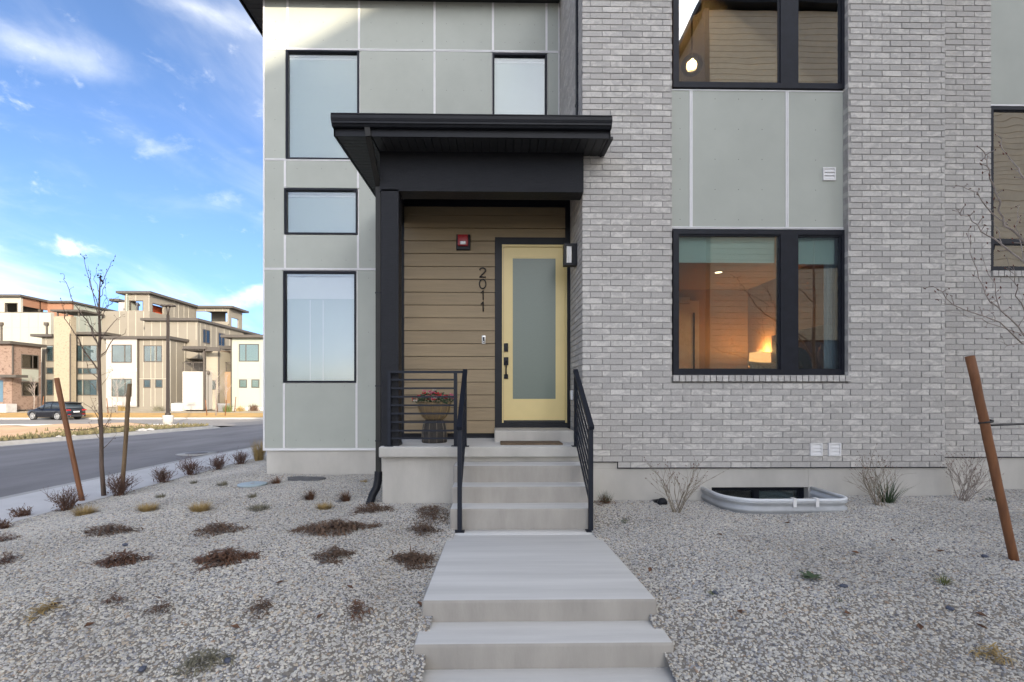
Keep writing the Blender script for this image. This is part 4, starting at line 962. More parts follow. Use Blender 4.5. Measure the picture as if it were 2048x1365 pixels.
# ceiling downlight
dl = Vector((PX(1437, 9.0), 9.0, 3.519)); d_ = MB().lathe([(.06, -.004), (.06, 0)], dl, 20).build('downlight', emit('downlight_lens', (1, .72, .42), 2), origin=dl); tag(d_, 'small round downlight lit in the ceiling of the lower bay room', 'downlight')
MB().lathe([(.075, -.003), (.075, 0)], (dl.x, dl.y, dl.z+.0005), 20).build('trim_ring', M['white'], d_)
ld = bpy.data.lights.new('downlight_bulb', 'SPOT'); ld.energy = 12; ld.color = (1, .52, .22); ld.spot_size = R(150); ld.spot_blend = .6; ld.shadow_soft_size = .02
o = bpy.data.objects.new('downlight_bulb', ld); COL.objects.link(o); o.parent = d_; o.location = (0, 0, -.012)
# upper room with the globe light
r2o = room(1.5, 5.25, 6.80, 10.5, 4.10, 7.10, mat('upper_wall', (.50, .43, .34), .85), mat('upper_ceiling', (.60, .52, .42), .85))
gc = Vector((PX(1384, 7.55), 7.55, PZ(126, 7.55))); gr_ = 21*7.55/F
gl_ = thing('globe_light', 'clear glass globe ceiling light glowing behind the upper bay window', 'ceiling light', (gc.x, gc.y, 7.1))
pf = [(gr_*math.sin(a), -gr_*math.cos(a)) for a in lin(.05, math.pi-.2, 14)]
MB().lathe(pf, gc, 28).build('globe', glass('globe_glass', .10, tint=(.97, .93, .85)), gl_)
MB().lathe([(.012, gr_*.95), (.012, 7.1 - gc.z)], gc, 10).build('rod', M['black'], gl_); MB().lathe([(.14, 7.07-gc.z), (.14, 7.098-gc.z)], gc, 24).build('canopy', M['black'], gl_)
for a in (0.3, 2.4, 4.5):
    c = gc + Vector((math.cos(a)*.05, math.sin(a)*.05, .01)); MB().lathe([(.006, -.045), (.02, -.02), (.024, .01), (.012, .05)], c, 12).build('bulb', emit('bulb_glow', (1, .62, .24), 22), gl_)
o = interior_light('globe_bulb', gc, 12, (1, .60, .28), .08); o.parent = gl_; o.location -= gl_.location

# ------------------------------------------------------------------ window well and basement window
ww = window('window', wx0 + .004, wx1 - .004, wz0, wzt - .004, BRY + .10, .045, [((wx0+wx1)/2-.03, (wx0+wx1)/2+.03)], pane=M['glass'], label='basement window at the back of the steel window well')
part('room_back', mat('basement_dark', (.05, .055, .065), .9), H, (wx0 - .2, wx1 + .2, BRY + .8, BRY + .9, wz0 - .2, wzt + .2))
part('basement_blind', mat('grey_blind', (.22, .25, .28), .8), H, ((wx0+wx1)/2+.05, wx1-.06, BRY + .24, BRY + .25, wz0, wzt-.06))
wxa, wxb, wyf, rimZ = 2.62, 4.02, 5.63, PZ(978, BRY)
def well_path(off=0.0):
    pts = []; r = .30
    x0, x1, yf = wxa + off, wxb - off, wyf + off
    pts.append((x0, BRY + .012)); pts.append((x0, yf + r + .12))
    for a in lin(0, math.pi/2, 9): pts.append((x0 + r*1.2*(1-math.cos(a)), yf + (r+.1)*(1-math.sin(a))))
    for a in lin(0, math.pi/2, 9): pts.append((x1 - r*.7*(1-math.sin(a)), yf + r*.7*(1-math.cos(a))))
    pts.append((x1, BRY + .012)); return pts
zz = lin(-.75, rimZ, 46)
path_o = well_path(); n = len(path_o)
def well_ring(z, k):
    o_ = .014*math.sin(z*2*math.pi/.085) + k
    return [(x, y, z) for x, y in well_path(o_)]
wm = MB(); vs_ = [p for z in zz for p in well_ring(z, 0)]
wm.add(vs_, [(j*n+i, j*n+i+1, (j+1)*n+i+1, (j+1)*n+i) for j in range(len(zz)-1) for i in range(n-1)], True)
well = wm.build('window_well', M['steel'], origin=(3.3, 6.0, 0)); tag(well, 'galvanised corrugated window well against the house foundation', 'window well')
vi = [p for z in zz for p in well_ring(z, .012)]
MB().add(vi, [(j*n+i+1, j*n+i, (j+1)*n+i, (j+1)*n+i+1) for j in range(len(zz)-1) for i in range(n-1)], True).build('well_lining', M['steel_in'], well)
MB().tube([(x, y, rimZ) for x, y in well_path(.004)], .020, 8).build('rolled_rim', M['steel_in'], well)
part('well_floor', M['gravelbed'], well, (wxa+.02, wxb-.02, wyf+.05, BRY, -.76, -.74))
for px in (1588, 1633):
    x = PX(px, wyf); 
    part('clip', M['white'], well, (x-.018, x+.018, wyf-.022, wyf-.016, rimZ-.07, rimZ+.026), (x-.018, x+.018, wyf-.0215, wyf+.04, rimZ+.020, rimZ+.0265))
# black drain pipe end
q = G(1325, 1010); pe = MB().tube([(q.x-.03, q.y+.3, q.z-.05), (q.x, q.y, q.z+.025)], [.05, .05], 14, cap=True).build('drain_pipe', M['black'], origin=q); tag(pe, 'short black drain pipe end poking out of the gravel', 'pipe')
MB().tube([(q.x-.002, q.y+.02, q.z+.022), (q.x+.001, q.y-.012, q.z+.027)], [.058, .058], 14).build('collar', M['black'], pe)

# ------------------------------------------------------------------ neighbour across the path: shades the yard, shows in the panes
OB = thing('neighbour_house', 'tall tan lap-sided house across the path, mirrored in the bay windows', 'house', (16, -8, 0))
OX0, OT = 12.0, 14.6 + EYE
FX0, FY0, FY1, FT = 8.75, -8.0, -11.2, 16.2 + EYE; OY0 = FY0
om = mat('neighbour_siding', (.74, .60, .40), .7, var=.08, scale=3, obj_var=.05); oside = mat('neighbour_dark_panel', (.22, .17, .12), .7)
part('wall', oside, OB, (OX0 + .3, 25, -60, FY1 + .02, -1.2, OT - .3)); part('front_wall', oside, OB, (FX0 + .02, 25, FY1, FY0 - .05, -1.2, FT - .3))
z = -1.0
while z < FT - .4:
    MB().prism([(FY0 + .02, z), (FY0 + .004, z + .235), (FY0 - .05, z + .235), (FY0 - .05, z)], 'x', FX0, 25).build('siding_board', om, OB); z += .24
part('roof', M['black'], OB, (OX0, 25.5, -60.5, FY1 + .03, OT - .25, OT)); part('roof', M['black'], OB, (FX0 - .3, 25.5, FY1 - .3, FY0 + .4, FT - .25, FT)); part('corner_board', oside, OB, (FX0 - .04, FX0 + .16, FY0 - .2, FY0 + .035, -1.1, FT - .26))
for x0, z0 in ((12.5, 2.0), (17.5, 2.0), (12.5, 6.6), (19.5, 6.6)):
    w_ = part('window', M['frame'], OB, (x0, x0 + 1.9, OY0 + .01, OY0 + .06, z0, z0 + 1.6)); part('pane', mat('neighbour_pane', (.10, .10, .10), .08, spec=.6), w_, (x0 + .08, x0 + 1.82, OY0 + .05, OY0 + .064, z0 + .08, z0 + 1.52))
# dark awning band and light box seen mirrored
sx = 12.4; part('wall_box', oside, OB, (10.2, 10.7, OY0 + .02, OY0 + .12, 13.6, 14.15))

# ------------------------------------------------------------------ plants
def ground_pt(px, py): return G(px, py)
def blade(m, p, d, L, w, bend, seg=3, yaw=None):
    """a flat curved blade"""
    side = Vector((-d.y, d.x, 0)); side = side.normalized() if side.length > 1e-4 else Vector((1, 0, 0))
    vs = []; pos = Vector(p); dr = d.normalized()
    for i in range(seg+1):
        ww_ = w*(1 - i/seg)**.7
        vs += [pos - side*ww_/2, pos + side*ww_/2]
        pos = pos + dr*L/seg; dr = (dr + Vector((0, 0, -bend/seg))).normalized()
    m.add(vs, [(2*i, 2*i+1, 2*i+3, 2*i+2) for i in range(seg)])
def tuft(px, py, wpx, h, n, m, label, name='dry_grass_tuft', cat='grass tuft', spread=.9, lean=(0, 0), bw=.006, bend=.6, group='dormant plants in the gravel', base=.35):
    c = ground_pt(px, py); rad = wpx*c.y/F/2; mb = MB()
    for i in range(n):
        a = rnd.uniform(0, 6.28); r = rad*base*math.sqrt(rnd.random()); p = c + Vector((r*math.cos(a), r*math.sin(a), -.01))
        s = spread*rnd.uniform(.2, 1)
        d = Vector((math.cos(a)*s + lean[0] + rnd.gauss(0, .15), math.sin(a)*s + lean[1] + rnd.gauss(0, .15), 1))
        blade(mb, p, d, h*rnd.uniform(.6, 1.15), bw, bend*rnd.uniform(.4, 1.5))
    o = mb.build(name, m, origin=c); tag(o, label, cat, group); return o
def dead_mat(px, py, wpx, dpx, n, m, label, rot=0.0, h=.07, m2=None, group='dormant plants in the gravel'):
    c = ground_pt(px, py); rx = wpx*c.y/F/2; ry = dpx*c.y/F/2*c.y/EYE*.75; mb = MB()
    for i in range(n):
        a = rnd.uniform(0, 6.28); r = rnd.random()**.62*(1 + .28*math.sin(a*3 + px) + .18*math.sin(a*7 + py)); x, y = rx*r*math.cos(a), ry*r*math.sin(a)
        p = Vector((c.x + x*math.cos(rot) - y*math.sin(rot), c.y + x*math.sin(rot) + y*math.cos(rot), 0)); p.z = g(p.x, p.y) + .004 + h*max(.1, 1-r*r)*rnd.uniform(.1, 1.2)
        b = rnd.uniform(0, 6.28); d = Vector((math.cos(b), math.sin(b), rnd.uniform(-.1, .45)))
        ls = min(1.0, .35 + rx*2.2); blade(mb, p, d, rnd.uniform(.06, .17)*ls, rnd.uniform(.010, .020)*ls, rnd.uniform(.5, 2.2), 3)
    o = mb.build('dead_perennial', m, origin=c); tag(o, label, 'dead plant', group); return o
for a in [(220, 1066, 88, 16, 260, M['brown'], 'flat dead brown plant mat between two rows, long and thin', .15), (435, 1063, 84, 26, 320, M['brown'], 'dead brown plant mat slanting beside the tan grass row', .35),
          (245, 1126, 88, 22, 320, M['brown2'], 'reddish dead plant mat with curled leaves in open gravel', .2), (447, 1122, 108, 30, 460, M['brown2'], 'long reddish brown dead plant mat trailing leaves', .45),
          (666, 1060, 150, 26, 620, M['brown'], 'widest dead brown plant mat, two clumps run together', .12), (848, 1066, 58, 18, 240, M['brown'], 'small round dead plant mat close to the path edge', 0),
          (743, 1022, 74, 20, 320, M['brown'], 'dark domed dead plant below the downspout hose', 0), (862, 1030, 68, 34, 360, M['brown'], 'dark dead plant against the porch foundation by the steps', 0),
          (666, 1116, 72, 30, 330, M['brown'], 'upright tangle of dead brown leaves in the gravel', .2), (828, 1126, 82, 34, 420, M['brown'], 'round dead plant beside the edge of the concrete path', 0),
          (8, 1126, 40, 24, 160, M['brown2'], 'dead reddish mat cut off by the picture edge, lower of two', 0), (8, 1083, 44, 20, 160, M['brown2'], 'dead reddish mat cut off by the picture edge, upper of two', 0),
          (90, 1228, 46, 14, 110, M['straw'], 'thin pale dead plant scrap in the coarse gravel', .5), (230, 1206, 32, 8, 60, M['brown2'], 'sparse reddish dead scrap by itself in coarse gravel', 0), (320, 1226, 40, 16, 70, M['brown'], 'sparse grey brown dead scrap in coarse gravel', .4),
          (520, 1224, 40, 20, 110, M['brown'], 'small dead scrap in coarse gravel below the long mat', 0), (716, 1228, 40, 22, 120, M['brown2'], 'small reddish dead scrap midway to the lower steps', 0), (410, 1330, 90, 26, 150, M['greygrass'], 'thin grey dead weeds at the near gravel edge', .2),
          (1985, 1322, 60, 16, 90, M['straw'], 'dry straw scrap lying at the foot of the yard by the stake', -.4), (1208, 1008, 40, 10, 120, M['brown2'], 'dead reddish leaves piled at the foot of the right railing', 0),
          (405, 941, 34, 10, 130, M['brown2'], 'dark dead clump between two twiggy shrubs at the pavement', 0)]:
    dead_mat(*a[:7], rot=a[7])
for a in [(170, 1030, 54, .14, 420, M['straw'], 'golden tan grass tuft beside the stained stake'), (296, 1022, 50, .12, 380, M['straw'], 'golden tan grass tuft, middle one of the row of three'), (400, 1022, 52, .13, 420, M['straw'], 'golden tan grass tuft, fullest of the row of three'),
          (648, 1018, 48, .10, 320, M['straw'], 'low golden grass tuft below two brown tufts'), (518, 1020, 60, .09, 340, M['greygrass'], 'low grey green grass mound among tan tufts')]:
    tuft(*a, spread=1.1, bend=.9, bw=.005, base=.55)
for a in [(620, 1000, 34, .17, 240, M['brown2'], 'drooping brown grass tuft, one of a pair under the panel wall'), (692, 1003, 36, .17, 240, M['brown2'], 'drooping brown grass tuft nearest the porch downspout')]:
    tuft(*a, spread=.7, lean=(-.25, -.2), bend=1.4, bw=.006)
for a in [(322, 996, 36, .09, 110, M['greygrass'], 'wispy grey tuft behind the row of tan grasses'), (388, 968, 30, .09, 100, M['greygrass'], 'small wispy tuft near the twiggy shrubs'), (446, 972, 40, .11, 130, M['greygrass'], 'leaning grey brown tuft above the flat blue lid'),
          (505, 996, 34, .09, 110, M['greygrass'], 'small leaning tuft in front of the flat blue lid'), (728, 965, 34, .07, 80, M['straw'], 'sparse pale tuft between panel wall and downspout'), (553, 968, 40, .15, 150, M['brown2'], 'brown leafy tuft at the corner of the foundation')]:
    tuft(*a, spread=.9, lean=(-.35, 0), bend=1.0)
tuft(518, 922, 40, .50, 300, M['straw'], 'tall golden grass standing at the street corner of the house', spread=.35, bend=.35, bw=.008)
tuft(1775, 1006, 60, .36, 70, M['green'], 'green grass clump inside the bare shrub by the wall', name='green_grass_clump', spread=.7, bend=.9, bw=.010)
tuft(1885, 1168, 44, .09, 60, M['green2'], 'light green grassy weed sprouting in open gravel', name='grass_weed', cat='weed', spread=1.0, bend=.8, group='weeds in the gravel')
tuft(1426, 1190, 22, .05, 34, M['green2'], 'tiny light green weed in gravel left of the dark weed', name='grass_weed', cat='weed', spread=1.0, bend=.6, group='weeds in the gravel')
tuft(1678, 1202, 18, .035, 26, M['green'], 'tiny dark green sprout below the leafy weed', name='grass_weed', cat='weed', spread=1.1, bend=.5, group='weeds in the gravel')
tuft(1250, 1046, 34, .06, 70, M['green'], 'dark green grass blades lying beside the right railing', name='grass_weed', cat='weed', spread=1.2, bend=1.2, group='weeds in the gravel')
tuft(1212, 1006, 60, .16, 80, M['green'], 'green grass clump growing where steps meet the foundation', name='grass_weed', cat='weed', spread=.6, bend=.6, group='weeds in the gravel')
tuft(1985, 1002, 50, .06, 80, M['green'], 'low green weeds at the wall behind the leaning stake', name='grass_weed', cat='weed', spread=1.2, bend=.7, group='weeds in the gravel')
def rosette(px, py, label, L):
    c = ground_pt(px, py); m = MB()
    for k in range(13):
        a = k*2.4; d = Vector((math.cos(a), math.sin(a), rnd.uniform(.25, .8))); s = Vector((-d.y, d.x, 0)).normalized(); l_ = L*rnd.uniform(.7, 1.1); w_ = l_*.26; p = c + Vector((0, 0, .01))
        d.normalize(); m.add([p, p + d*l_*.35 - s*w_*.7, p + d*l_*.4, p + d*l_*.35 + s*w_*.7, p + d*l_*.75 - s*w_*.6 - Vector((0, 0, .01)), p + d*l_*.75 + s*w_*.6 - Vector((0, 0, .01)), p + d*l_ - Vector((0, 0, .02))],
              [(0, 1, 2), (0, 2, 3), (1, 4, 2), (2, 5, 3), (2, 4, 6), (2, 6, 5)])
    tag(m.build('leafy_weed', M['green'], origin=c), label, 'weed', 'weeds in the gravel')
rosette(1622, 1160, 'dark green leafy weed rosette alone in the gravel', .10)
# bare shrubs
def twig(m, p, d, L, r, depth, spread, kids=(2, 3), bud=None):
    pts = [p]; dr = d.normalized(); nseg = 3
    for i in range(nseg):
        dr = (dr + Vector((rnd.gauss(0, .13), rnd.gauss(0, .13), rnd.gauss(.04, .08)))).normalized(); pts.append(pts[-1] + dr*L/nseg)
    m.tube(pts, [r*(1-.18*i) for i in range(nseg+1)], 4, cap=False)
    if bud is not None and depth <= 1:
        q_ = pts[-1]; s_ = rnd.uniform(.003, .006); bud.add([q_ + Vector((s_, 0, 0)), q_ - Vector((s_, 0, 0)), q_ + Vector((0, s_, 0)), q_ - Vector((0, s_, 0)), q_ + dr*s_*3, q_ - dr*s_], [(0, 2, 4), (2, 1, 4), (1, 3, 4), (3, 0, 4), (2, 0, 5), (1, 2, 5), (3, 1, 5), (0, 3, 5)])
    if depth:
        for k in range(rnd.randint(*kids)):
            t = rnd.uniform(.35, 1); i = min(int(t*nseg), nseg-1); q_ = pts[i].lerp(pts[i+1], t*nseg - i)
            a = rnd.uniform(0, 6.28); ax = Vector((math.cos(a), math.sin(a), 0))
            twig(m, q_, dr + ax*spread*rnd.uniform(.5, 1.1), L*rnd.uniform(.45, .75), r*.62, depth-1, spread, kids, bud)
def shrub(px, py, h, n, m, label, spread=.55, depth=2, r=.006, cat='shrub', leaves=0, lm=None, name='bare_shrub', group='bare shrubs'):
    c = ground_pt(px, py); mb = MB(); bud = MB()
    for i in range(n):
        a = rnd.uniform(0, 6.28); d = Vector((math.cos(a)*spread*rnd.uniform(.2, 1.3), math.sin(a)*spread*rnd.uniform(.2, 1.2), 1))
        twig(mb, c + Vector((rnd.gauss(0, .03), rnd.gauss(0, .03), -.02)), d, h*rnd.uniform(.5, .75), r, depth, spread*1.1, bud=bud)
    t = thing(name, label, cat, c, group)
    mb.build('twigs', m, t); bud.build('buds', lm or M['bud'], t)['kind'] = 'stuff'
    if leaves:
        lf = MB()
        for i in range(leaves):
            a = rnd.uniform(0, 6.28); rr_ = h*.55*math.sqrt(rnd.random()); p = c + Vector((rr_*math.cos(a), rr_*math.sin(a), rnd.uniform(.0, h*.45)))
            d = Vector((rnd.gauss(0, 1), rnd.gauss(0, 1), rnd.gauss(0, .6))); blade(lf, p, d, rnd.uniform(.03, .06), .018, rnd.uniform(.5, 2), 2)
        lf.build('dead_leaves', lm or M['brown'], t)
shrub(1352, 1026, .60, 13, M['palewood'], 'straw coloured bare shrub left of the window well', spread=.7, r=.0042)
shrub(1756, 1012, .62, 13, M['palewood'], 'pale bare shrub right of the window well with green grass inside', spread=.7, r=.0042)
shrub(1926, 1003, .62, 16, M['barkgrey'], 'grey bare shrub at the recessed brick corner', spread=.65, r=.0042)
for a in [(45, 1034, .14, 14, 90, 'low dark leafy dead shrub by the pavement edge'), (5, 1058, .12, 12, 80, 'low dark dead shrub at the far end of the pavement row'), (132, 1022, .30, 26, 70, 'dark red twiggy shrub at the foot of the stained stake'),
          (238, 992, .32, 28, 60, 'red twiggy shrub between the young tree and the grey stake'), (325, 966, .26, 22, 90, 'dark leafy twig shrub on the pavement edge past the grey stake'), (380, 951, .30, 28, 30, 'reddish twig shrub with no leaves on the pavement edge'),
          (436, 940, .30, 26, 30, 'grey red twig shrub second from the house corner'), (480, 929, .28, 26, 30, 'grey red twig shrub closest to the tall golden grass')]:
    shrub(a[0], a[1], a[2], int(a[3]*1.5), M['redtwig'], a[5], spread=.75, depth=2, r=.0048, leaves=a[4], name='twig_shrub', group='twig shrubs along the pavement', lm=M['brown2'] if a[4] > 40 else None)
# fallen leaves
c0 = None
for px, py in ((425, 945), (840, 1215), (110, 1215), (178, 1258), (470, 1262), (640, 1240), (1575, 1049), (1408, 860), (1785, 1085), (1712, 1110), (1880, 1107), (1962, 1235), (1965, 1260), (1695, 1233), (1300, 1145), (1102, 1300), (1440, 1073), (700, 1180), (560, 1170), (1840, 1260), (1480, 1230)):
    if py < 930: continue
    c = ground_pt(px, py) + Vector((0, 0, .016))
    if SX0 < c.x < SX1: continue
    if c0 is None:
        m = MB(); m.add([(0, -.03, 0), (.018, 0, .008), (0, .035, .004), (-.018, 0, .012), (0, 0, -.004)], [(0, 1, 4), (1, 2, 4), (2, 3, 4), (3, 0, 4)]); o = m.build('fallen_leaf', M['brown2']); c0 = o
    else: o = c0.copy(); COL.objects.link(o)
    o.location = c; o.rotation_euler = (rnd.uniform(-.3, .3), rnd.uniform(-.3, .3), rnd.uniform(0, 6.28)); tag(o, 'small curled brown leaf lying on the gravel', 'leaf', 'fallen leaves on the gravel')
# larger dark stones
c0 = None
for px, py in ((455, 1326), (285, 1343), (1970, 1116), (1688, 1176), (250, 1093), (1430, 1190), (1900, 1222)):
    c = ground_pt(px, py)
    b = bmesh.new(); bmesh.ops.create_icosphere(b, subdivisions=2, radius=1)
    for v in b.verts: v.co *= 1 + rnd.uniform(-.15, .15)
    me = bpy.data.meshes.new('dark_stone'); b.to_mesh(me); b.free(); me.materials.append(M.setdefault('bluestone', mat('blue_stone', (.075, .085, .12), .6, var=.3, scale=30))); me.polygons.foreach_set('use_smooth', [True]*len(me.polygons))
    o = bpy.data.objects.new('dark_stone', me); COL.objects.link(o); o.location = c + Vector((0, 0, .012)); o.scale = (.026, .018, .014); o.rotation_euler = (0, 0, rnd.uniform(0, 3)); tag(o, 'larger dark blue stone lying in the gravel', 'stone', 'dark stones in the gravel')
# flat lids in the yard
c = ground_pt(505, 972); o = MB().lathe([(.20, 0), (.20, .02), (.18, .025)], (c.x, c.y, c.z+.01), 28).build('utility_lid', mat('pale_blue_lid', (.38, .46, .50), .6), origin=c); tag(o, 'flat pale blue round lid lying in the gravel', 'lid')
MB().lathe([(.03, 0), (.03, .004)], (c.x, c.y, c.z+.036), 12).build('lock_plug', M['kerb'], o)
c = ground_pt(612, 960); m = MB(); out = [(.30, .02), (.22, .09), (.02, .10), (-.20, .13), (-.32, .06), (-.26, -.03), (-.05, -.06), (.05, -.11), (.24, -.09)]
m.prism([(c.x+x, c.y+y*1.6) for x, y in out], 'z', c.z - .01, c.z + .025); o = m.build('flat_stone', mat('grey_flat_stone', (.13, .13, .135), .9, var=.25, scale=10, bump=.5, bscale=30), origin=c); tag(o, 'flat dark grey stone set in gravel under the panel wall', 'stone')

# ------------------------------------------------------------------ young trees and stakes
def stake(p0, p1, r, m, label):
    d = Vector(p1) - Vector(p0); n = 10
    pts = [Vector(p0) + d*i/n + Vector((rnd.gauss(0, .0015), rnd.gauss(0, .0015), 0)) for i in range(n+1)]
    o = MB().tube(pts, [r*rnd.uniform(.97, 1.03) for i in range(n+1)], 12).build('tree_stake', m, origin=p0); tag(o, label, 'stake', 'tree stakes'); return o
TL = ground_pt(207, 993); TLY = TL.y
def tp(px, py, dy=0.0):
    x, z = P(px, py, TLY + dy); return Vector((x, TLY + dy, z))
s1 = ground_pt(166, 1003); s2 = ground_pt(244, 986)
k1_, k2_ = Vector((*[P(113, 757, s1.y)[0], s1.y], P(113, 757, s1.y)[1])), Vector((P(259, 768, s2.y)[0], s2.y, P(259, 768, s2.y)[1]))
stake(s1 - Vector((0, 0, .05)), k1_, .031, M['stake'], 'orange stained stake leaning away from the young tree')
stake(s2 - Vector((0, 0, .05)), k2_, .029, M['stake2'], 'weathered brown stake on the house side of the young tree')
t = thing('young_tree', 'bare young street tree between two stakes by the pavement', 'tree', TL)
tr = MB(); tpts = [(208, 996), (203, 930), (203, 880), (201, 820), (199, 760), (198, 713), (200, 668), (198, 620), (199, 585), (201, 552)]
tv = [tp(*q) for q in tpts]; tr.tube(tv, [.033, .028, .026, .025, .023, .021, .018, .014, .011, .005], 10); tr.build('trunk', M['bark'], t)
br = MB(); bud = MB()
def branch(pts, r0, dy, conv, br=br, bud=bud, tw=1.0):
    r0 = r0*.85
    P3 = [conv(px, py, dy*i/(len(pts)-1)) for i, (px, py) in enumerate(pts)]
    dense = []
    for i in range(len(P3)-1):
        for k in range(3): dense.append(P3[i].lerp(P3[i+1], k/3) + Vector((rnd.gauss(0, .006), rnd.gauss(0, .012), rnd.gauss(0, .006))))
    dense.append(P3[-1]); n = len(dense)
    br.tube(dense, [r0*(1 - .8*i/(n-1)) for i in range(n)], 5, cap=False)
    for i in range(2, n):
        if rnd.random() < .8*tw:
            d = (dense[i] - dense[i-1]).normalized(); a = Vector((rnd.gauss(0, 1), rnd.gauss(0, 1), rnd.gauss(.3, .6))).normalized()
            L = rnd.uniform(.02, .09); e = dense[i] + (d*.6 + a*.8).normalized()*L; br.tube([dense[i], dense[i].lerp(e, .5) + Vector((0, 0, .004)), e], [r0*.35, r0*.28, r0*.2], 4, cap=False)
            s_ = rnd.uniform(.005, .009); q_ = e; bud.add([q_ + Vector((s_, 0, 0)), q_ - Vector((s_, 0, 0)), q_ + Vector((0, s_, 0)), q_ - Vector((0, s_, 0)), q_ + d*s_*2.2, q_ - d*s_*2], [(0, 2, 4), (2, 1, 4), (1, 3, 4), (3, 0, 4), (2, 0, 5), (1, 2, 5), (3, 1, 5), (0, 3, 5)])
for pts, r0, dy in [([(200, 744), (182, 721), (157, 679), (130, 637), (122, 601)], .014, -.3), ([(198, 690), (172, 641), (150, 610), (132, 565), (127, 548)], .011, .35), ([(198, 612), (182, 572), (169, 523), (166, 513)], .008, -.2),
                    ([(200, 575), (218, 534), (231, 510)], .007, .15), ([(200, 683), (230, 641), (243, 632)], .008, .25), ([(201, 713), (226, 679), (250, 668)], .009, -.3), ([(197, 630), (180, 560), (176, 532)], .008, .2),
                    ([(200, 860), (190, 824), (163, 803)], .008, -.3), ([(204, 863), (222, 832), (224, 805)], .007, .2), ([(206, 900), (233, 868)], .007, -.1), ([(198, 760), (178, 744), (168, 700)], .008, .3), ([(200, 752), (226, 740)], .005, .1),
                    ([(199, 625), (224, 607), (226, 600)], .008, -.15), ([(199, 600), (210, 570), (206, 545)], .006, .2), ([(199, 700), (184, 660), (176, 625)], .008, -.3), ([(198, 650), (215, 612), (212, 585)], .007, .25), ([(200, 790), (186, 770), (172, 762)], .006, .2),
                    ([(200, 830), (188, 815), (180, 790)], .006, .2), ([(202, 880), (188, 862), (178, 846)], .006, -.2), ([(198, 720), (216, 700), (222, 680)], .006, .25), ([(198, 668), (178, 648), (160, 640)], .007, -.2), ([(199, 590), (190, 560), (192, 538)], .005, -.1), ([(198, 640), (208, 610), (214, 590)], .005, -.1),
                    ([(200, 775), (214, 755), (218, 742)], .005, -.2), ([(203, 870), (216, 850), (222, 828)], .006, .2)]:
    branch(pts, r0, dy, tp)
cl = [tp(201 + rnd.gauss(0, 2.5), 556 + rnd.gauss(0, 7)) for i in range(26)]
for q_ in cl:
    d = Vector((rnd.gauss(0, 1), rnd.gauss(0, 1), rnd.gauss(0, 1))).normalized(); e = d.cross(Vector((0, .3, 1))).normalized(); bud.add([q_ - d*.02, q_ + e*.014, q_ + d*.022, q_ - e*.014], [(0, 1, 2, 3)])
br.build('branches', M['bark'], t); bud.build('buds', mat('dark_bud', (.07, .045, .035), .8), t)['kind'] = 'stuff'
def strap(a, b_, label, r=.006, sag=.03):
    a, b_ = Vector(a), Vector(b_); pts = [a.lerp(b_, i/8) - Vector((0, 0, sag*math.sin(math.pi*i/8))) for i in range(9)]
    o = MB().tube(pts, r, 6).build('tree_tie', M['strap'], origin=a); tag(o, label, 'strap', 'tree ties')
    return o
tA, tB = (k1_ - s1)*.585 + s1, (k2_ - s2)*.61 + s2
strap(tA + Vector((.032, 0, 0)), tp(202, 852), 'thin dark tie from the orange stake to the young tree', .005)
strap(tp(204, 850), tB - Vector((.03, 0, 0)), 'thin dark tie from the young tree to the weathered stake', .005)
# right-hand tree, its trunk just outside the frame
sp_ = ground_pt(2034, 1121); stp = Vector((P(1940, 713, sp_.y - .05)[0], sp_.y - .05, P(1940, 713, sp_.y - .05)[1]))
stake(sp_ - Vector((.01, 0, .06)), stp, .031, M['stake'], 'stained stake leaning in the gravel before the recessed brick')
RT = Vector((PX(2190, 4.5), 4.5, .05))
def rp(px, py, dy=0.0):
    x, z = P(px, py, 4.5 + dy); return Vector((x, 4.5 + dy, z))
t2 = thing('young_tree', 'bare young tree with red buds reaching in before the tall window', 'tree', RT)
MB().tube([RT, rp(2188, 900), rp(2192, 760), rp(2186, 600), rp(2190, 450), rp(2186, 300), rp(2188, 160)], [.045, .04, .037, .03, .024, .016, .008], 10).build('trunk', M['barkgrey'], t2)
br2, bud2 = MB(), MB()
for pts, r0, dy in [([(2189, 600), (2110, 540), (2048, 488), (2015, 449), (1997, 403), (1981, 357), (1972, 320), (1969, 305)], .016, -.25), ([(2015, 449), (1969, 412), (1938, 377), (1915, 373)], .007, -.1),
                    ([(2189, 650), (2110, 575), (2048, 529), (2003, 489), (1963, 460), (1935, 434), (1909, 422)], .014, .3), ([(2189, 760), (2110, 715), (2048, 684), (1994, 646), (1907, 610), (1866, 573)], .012, -.3),
                    ([(2189, 770), (2110, 715), (2048, 669), (2004, 625), (1975, 600), (1958, 559), (1942, 502), (1937, 461)], .011, .35), ([(2189, 450), (2110, 395), (2048, 360), (2034, 338), (2012, 311), (2003, 278)], .013, .2),
                    ([(2004, 625), (1985, 570), (1962, 500)], .006, .1), ([(2048, 669), (2010, 660), (1960, 640), (1905, 625)], .006, -.15), ([(2003, 489), (1998, 455), (1976, 440)], .005, .1), ([(2060, 640), (2035, 590), (2030, 550), (2015, 520)], .007, -.2),
                    ([(2048, 529), (2040, 480), (2030, 440), (2040, 410)], .006, .2), ([(2050, 684), (2020, 690), (1990, 680)], .005, -.1), ([(1994, 646), (1985, 620), (1990, 590)], .004, .1), ([(1907, 610), (1890, 605), (1878, 590)], .003, 0)]:
    branch(pts, r0, dy, rp, br2, bud2, 1.0)
br2.build('branches', M['barkgrey'], t2); bud2.build('buds', M['bud'], t2)['kind'] = 'stuff'
ka = sp_.lerp(stp, .665)
o = strap(ka + Vector((.03, -.01, 0)), rp(2186, 843), 'black strap from the right stake to the neighbouring tree', .008, .0)
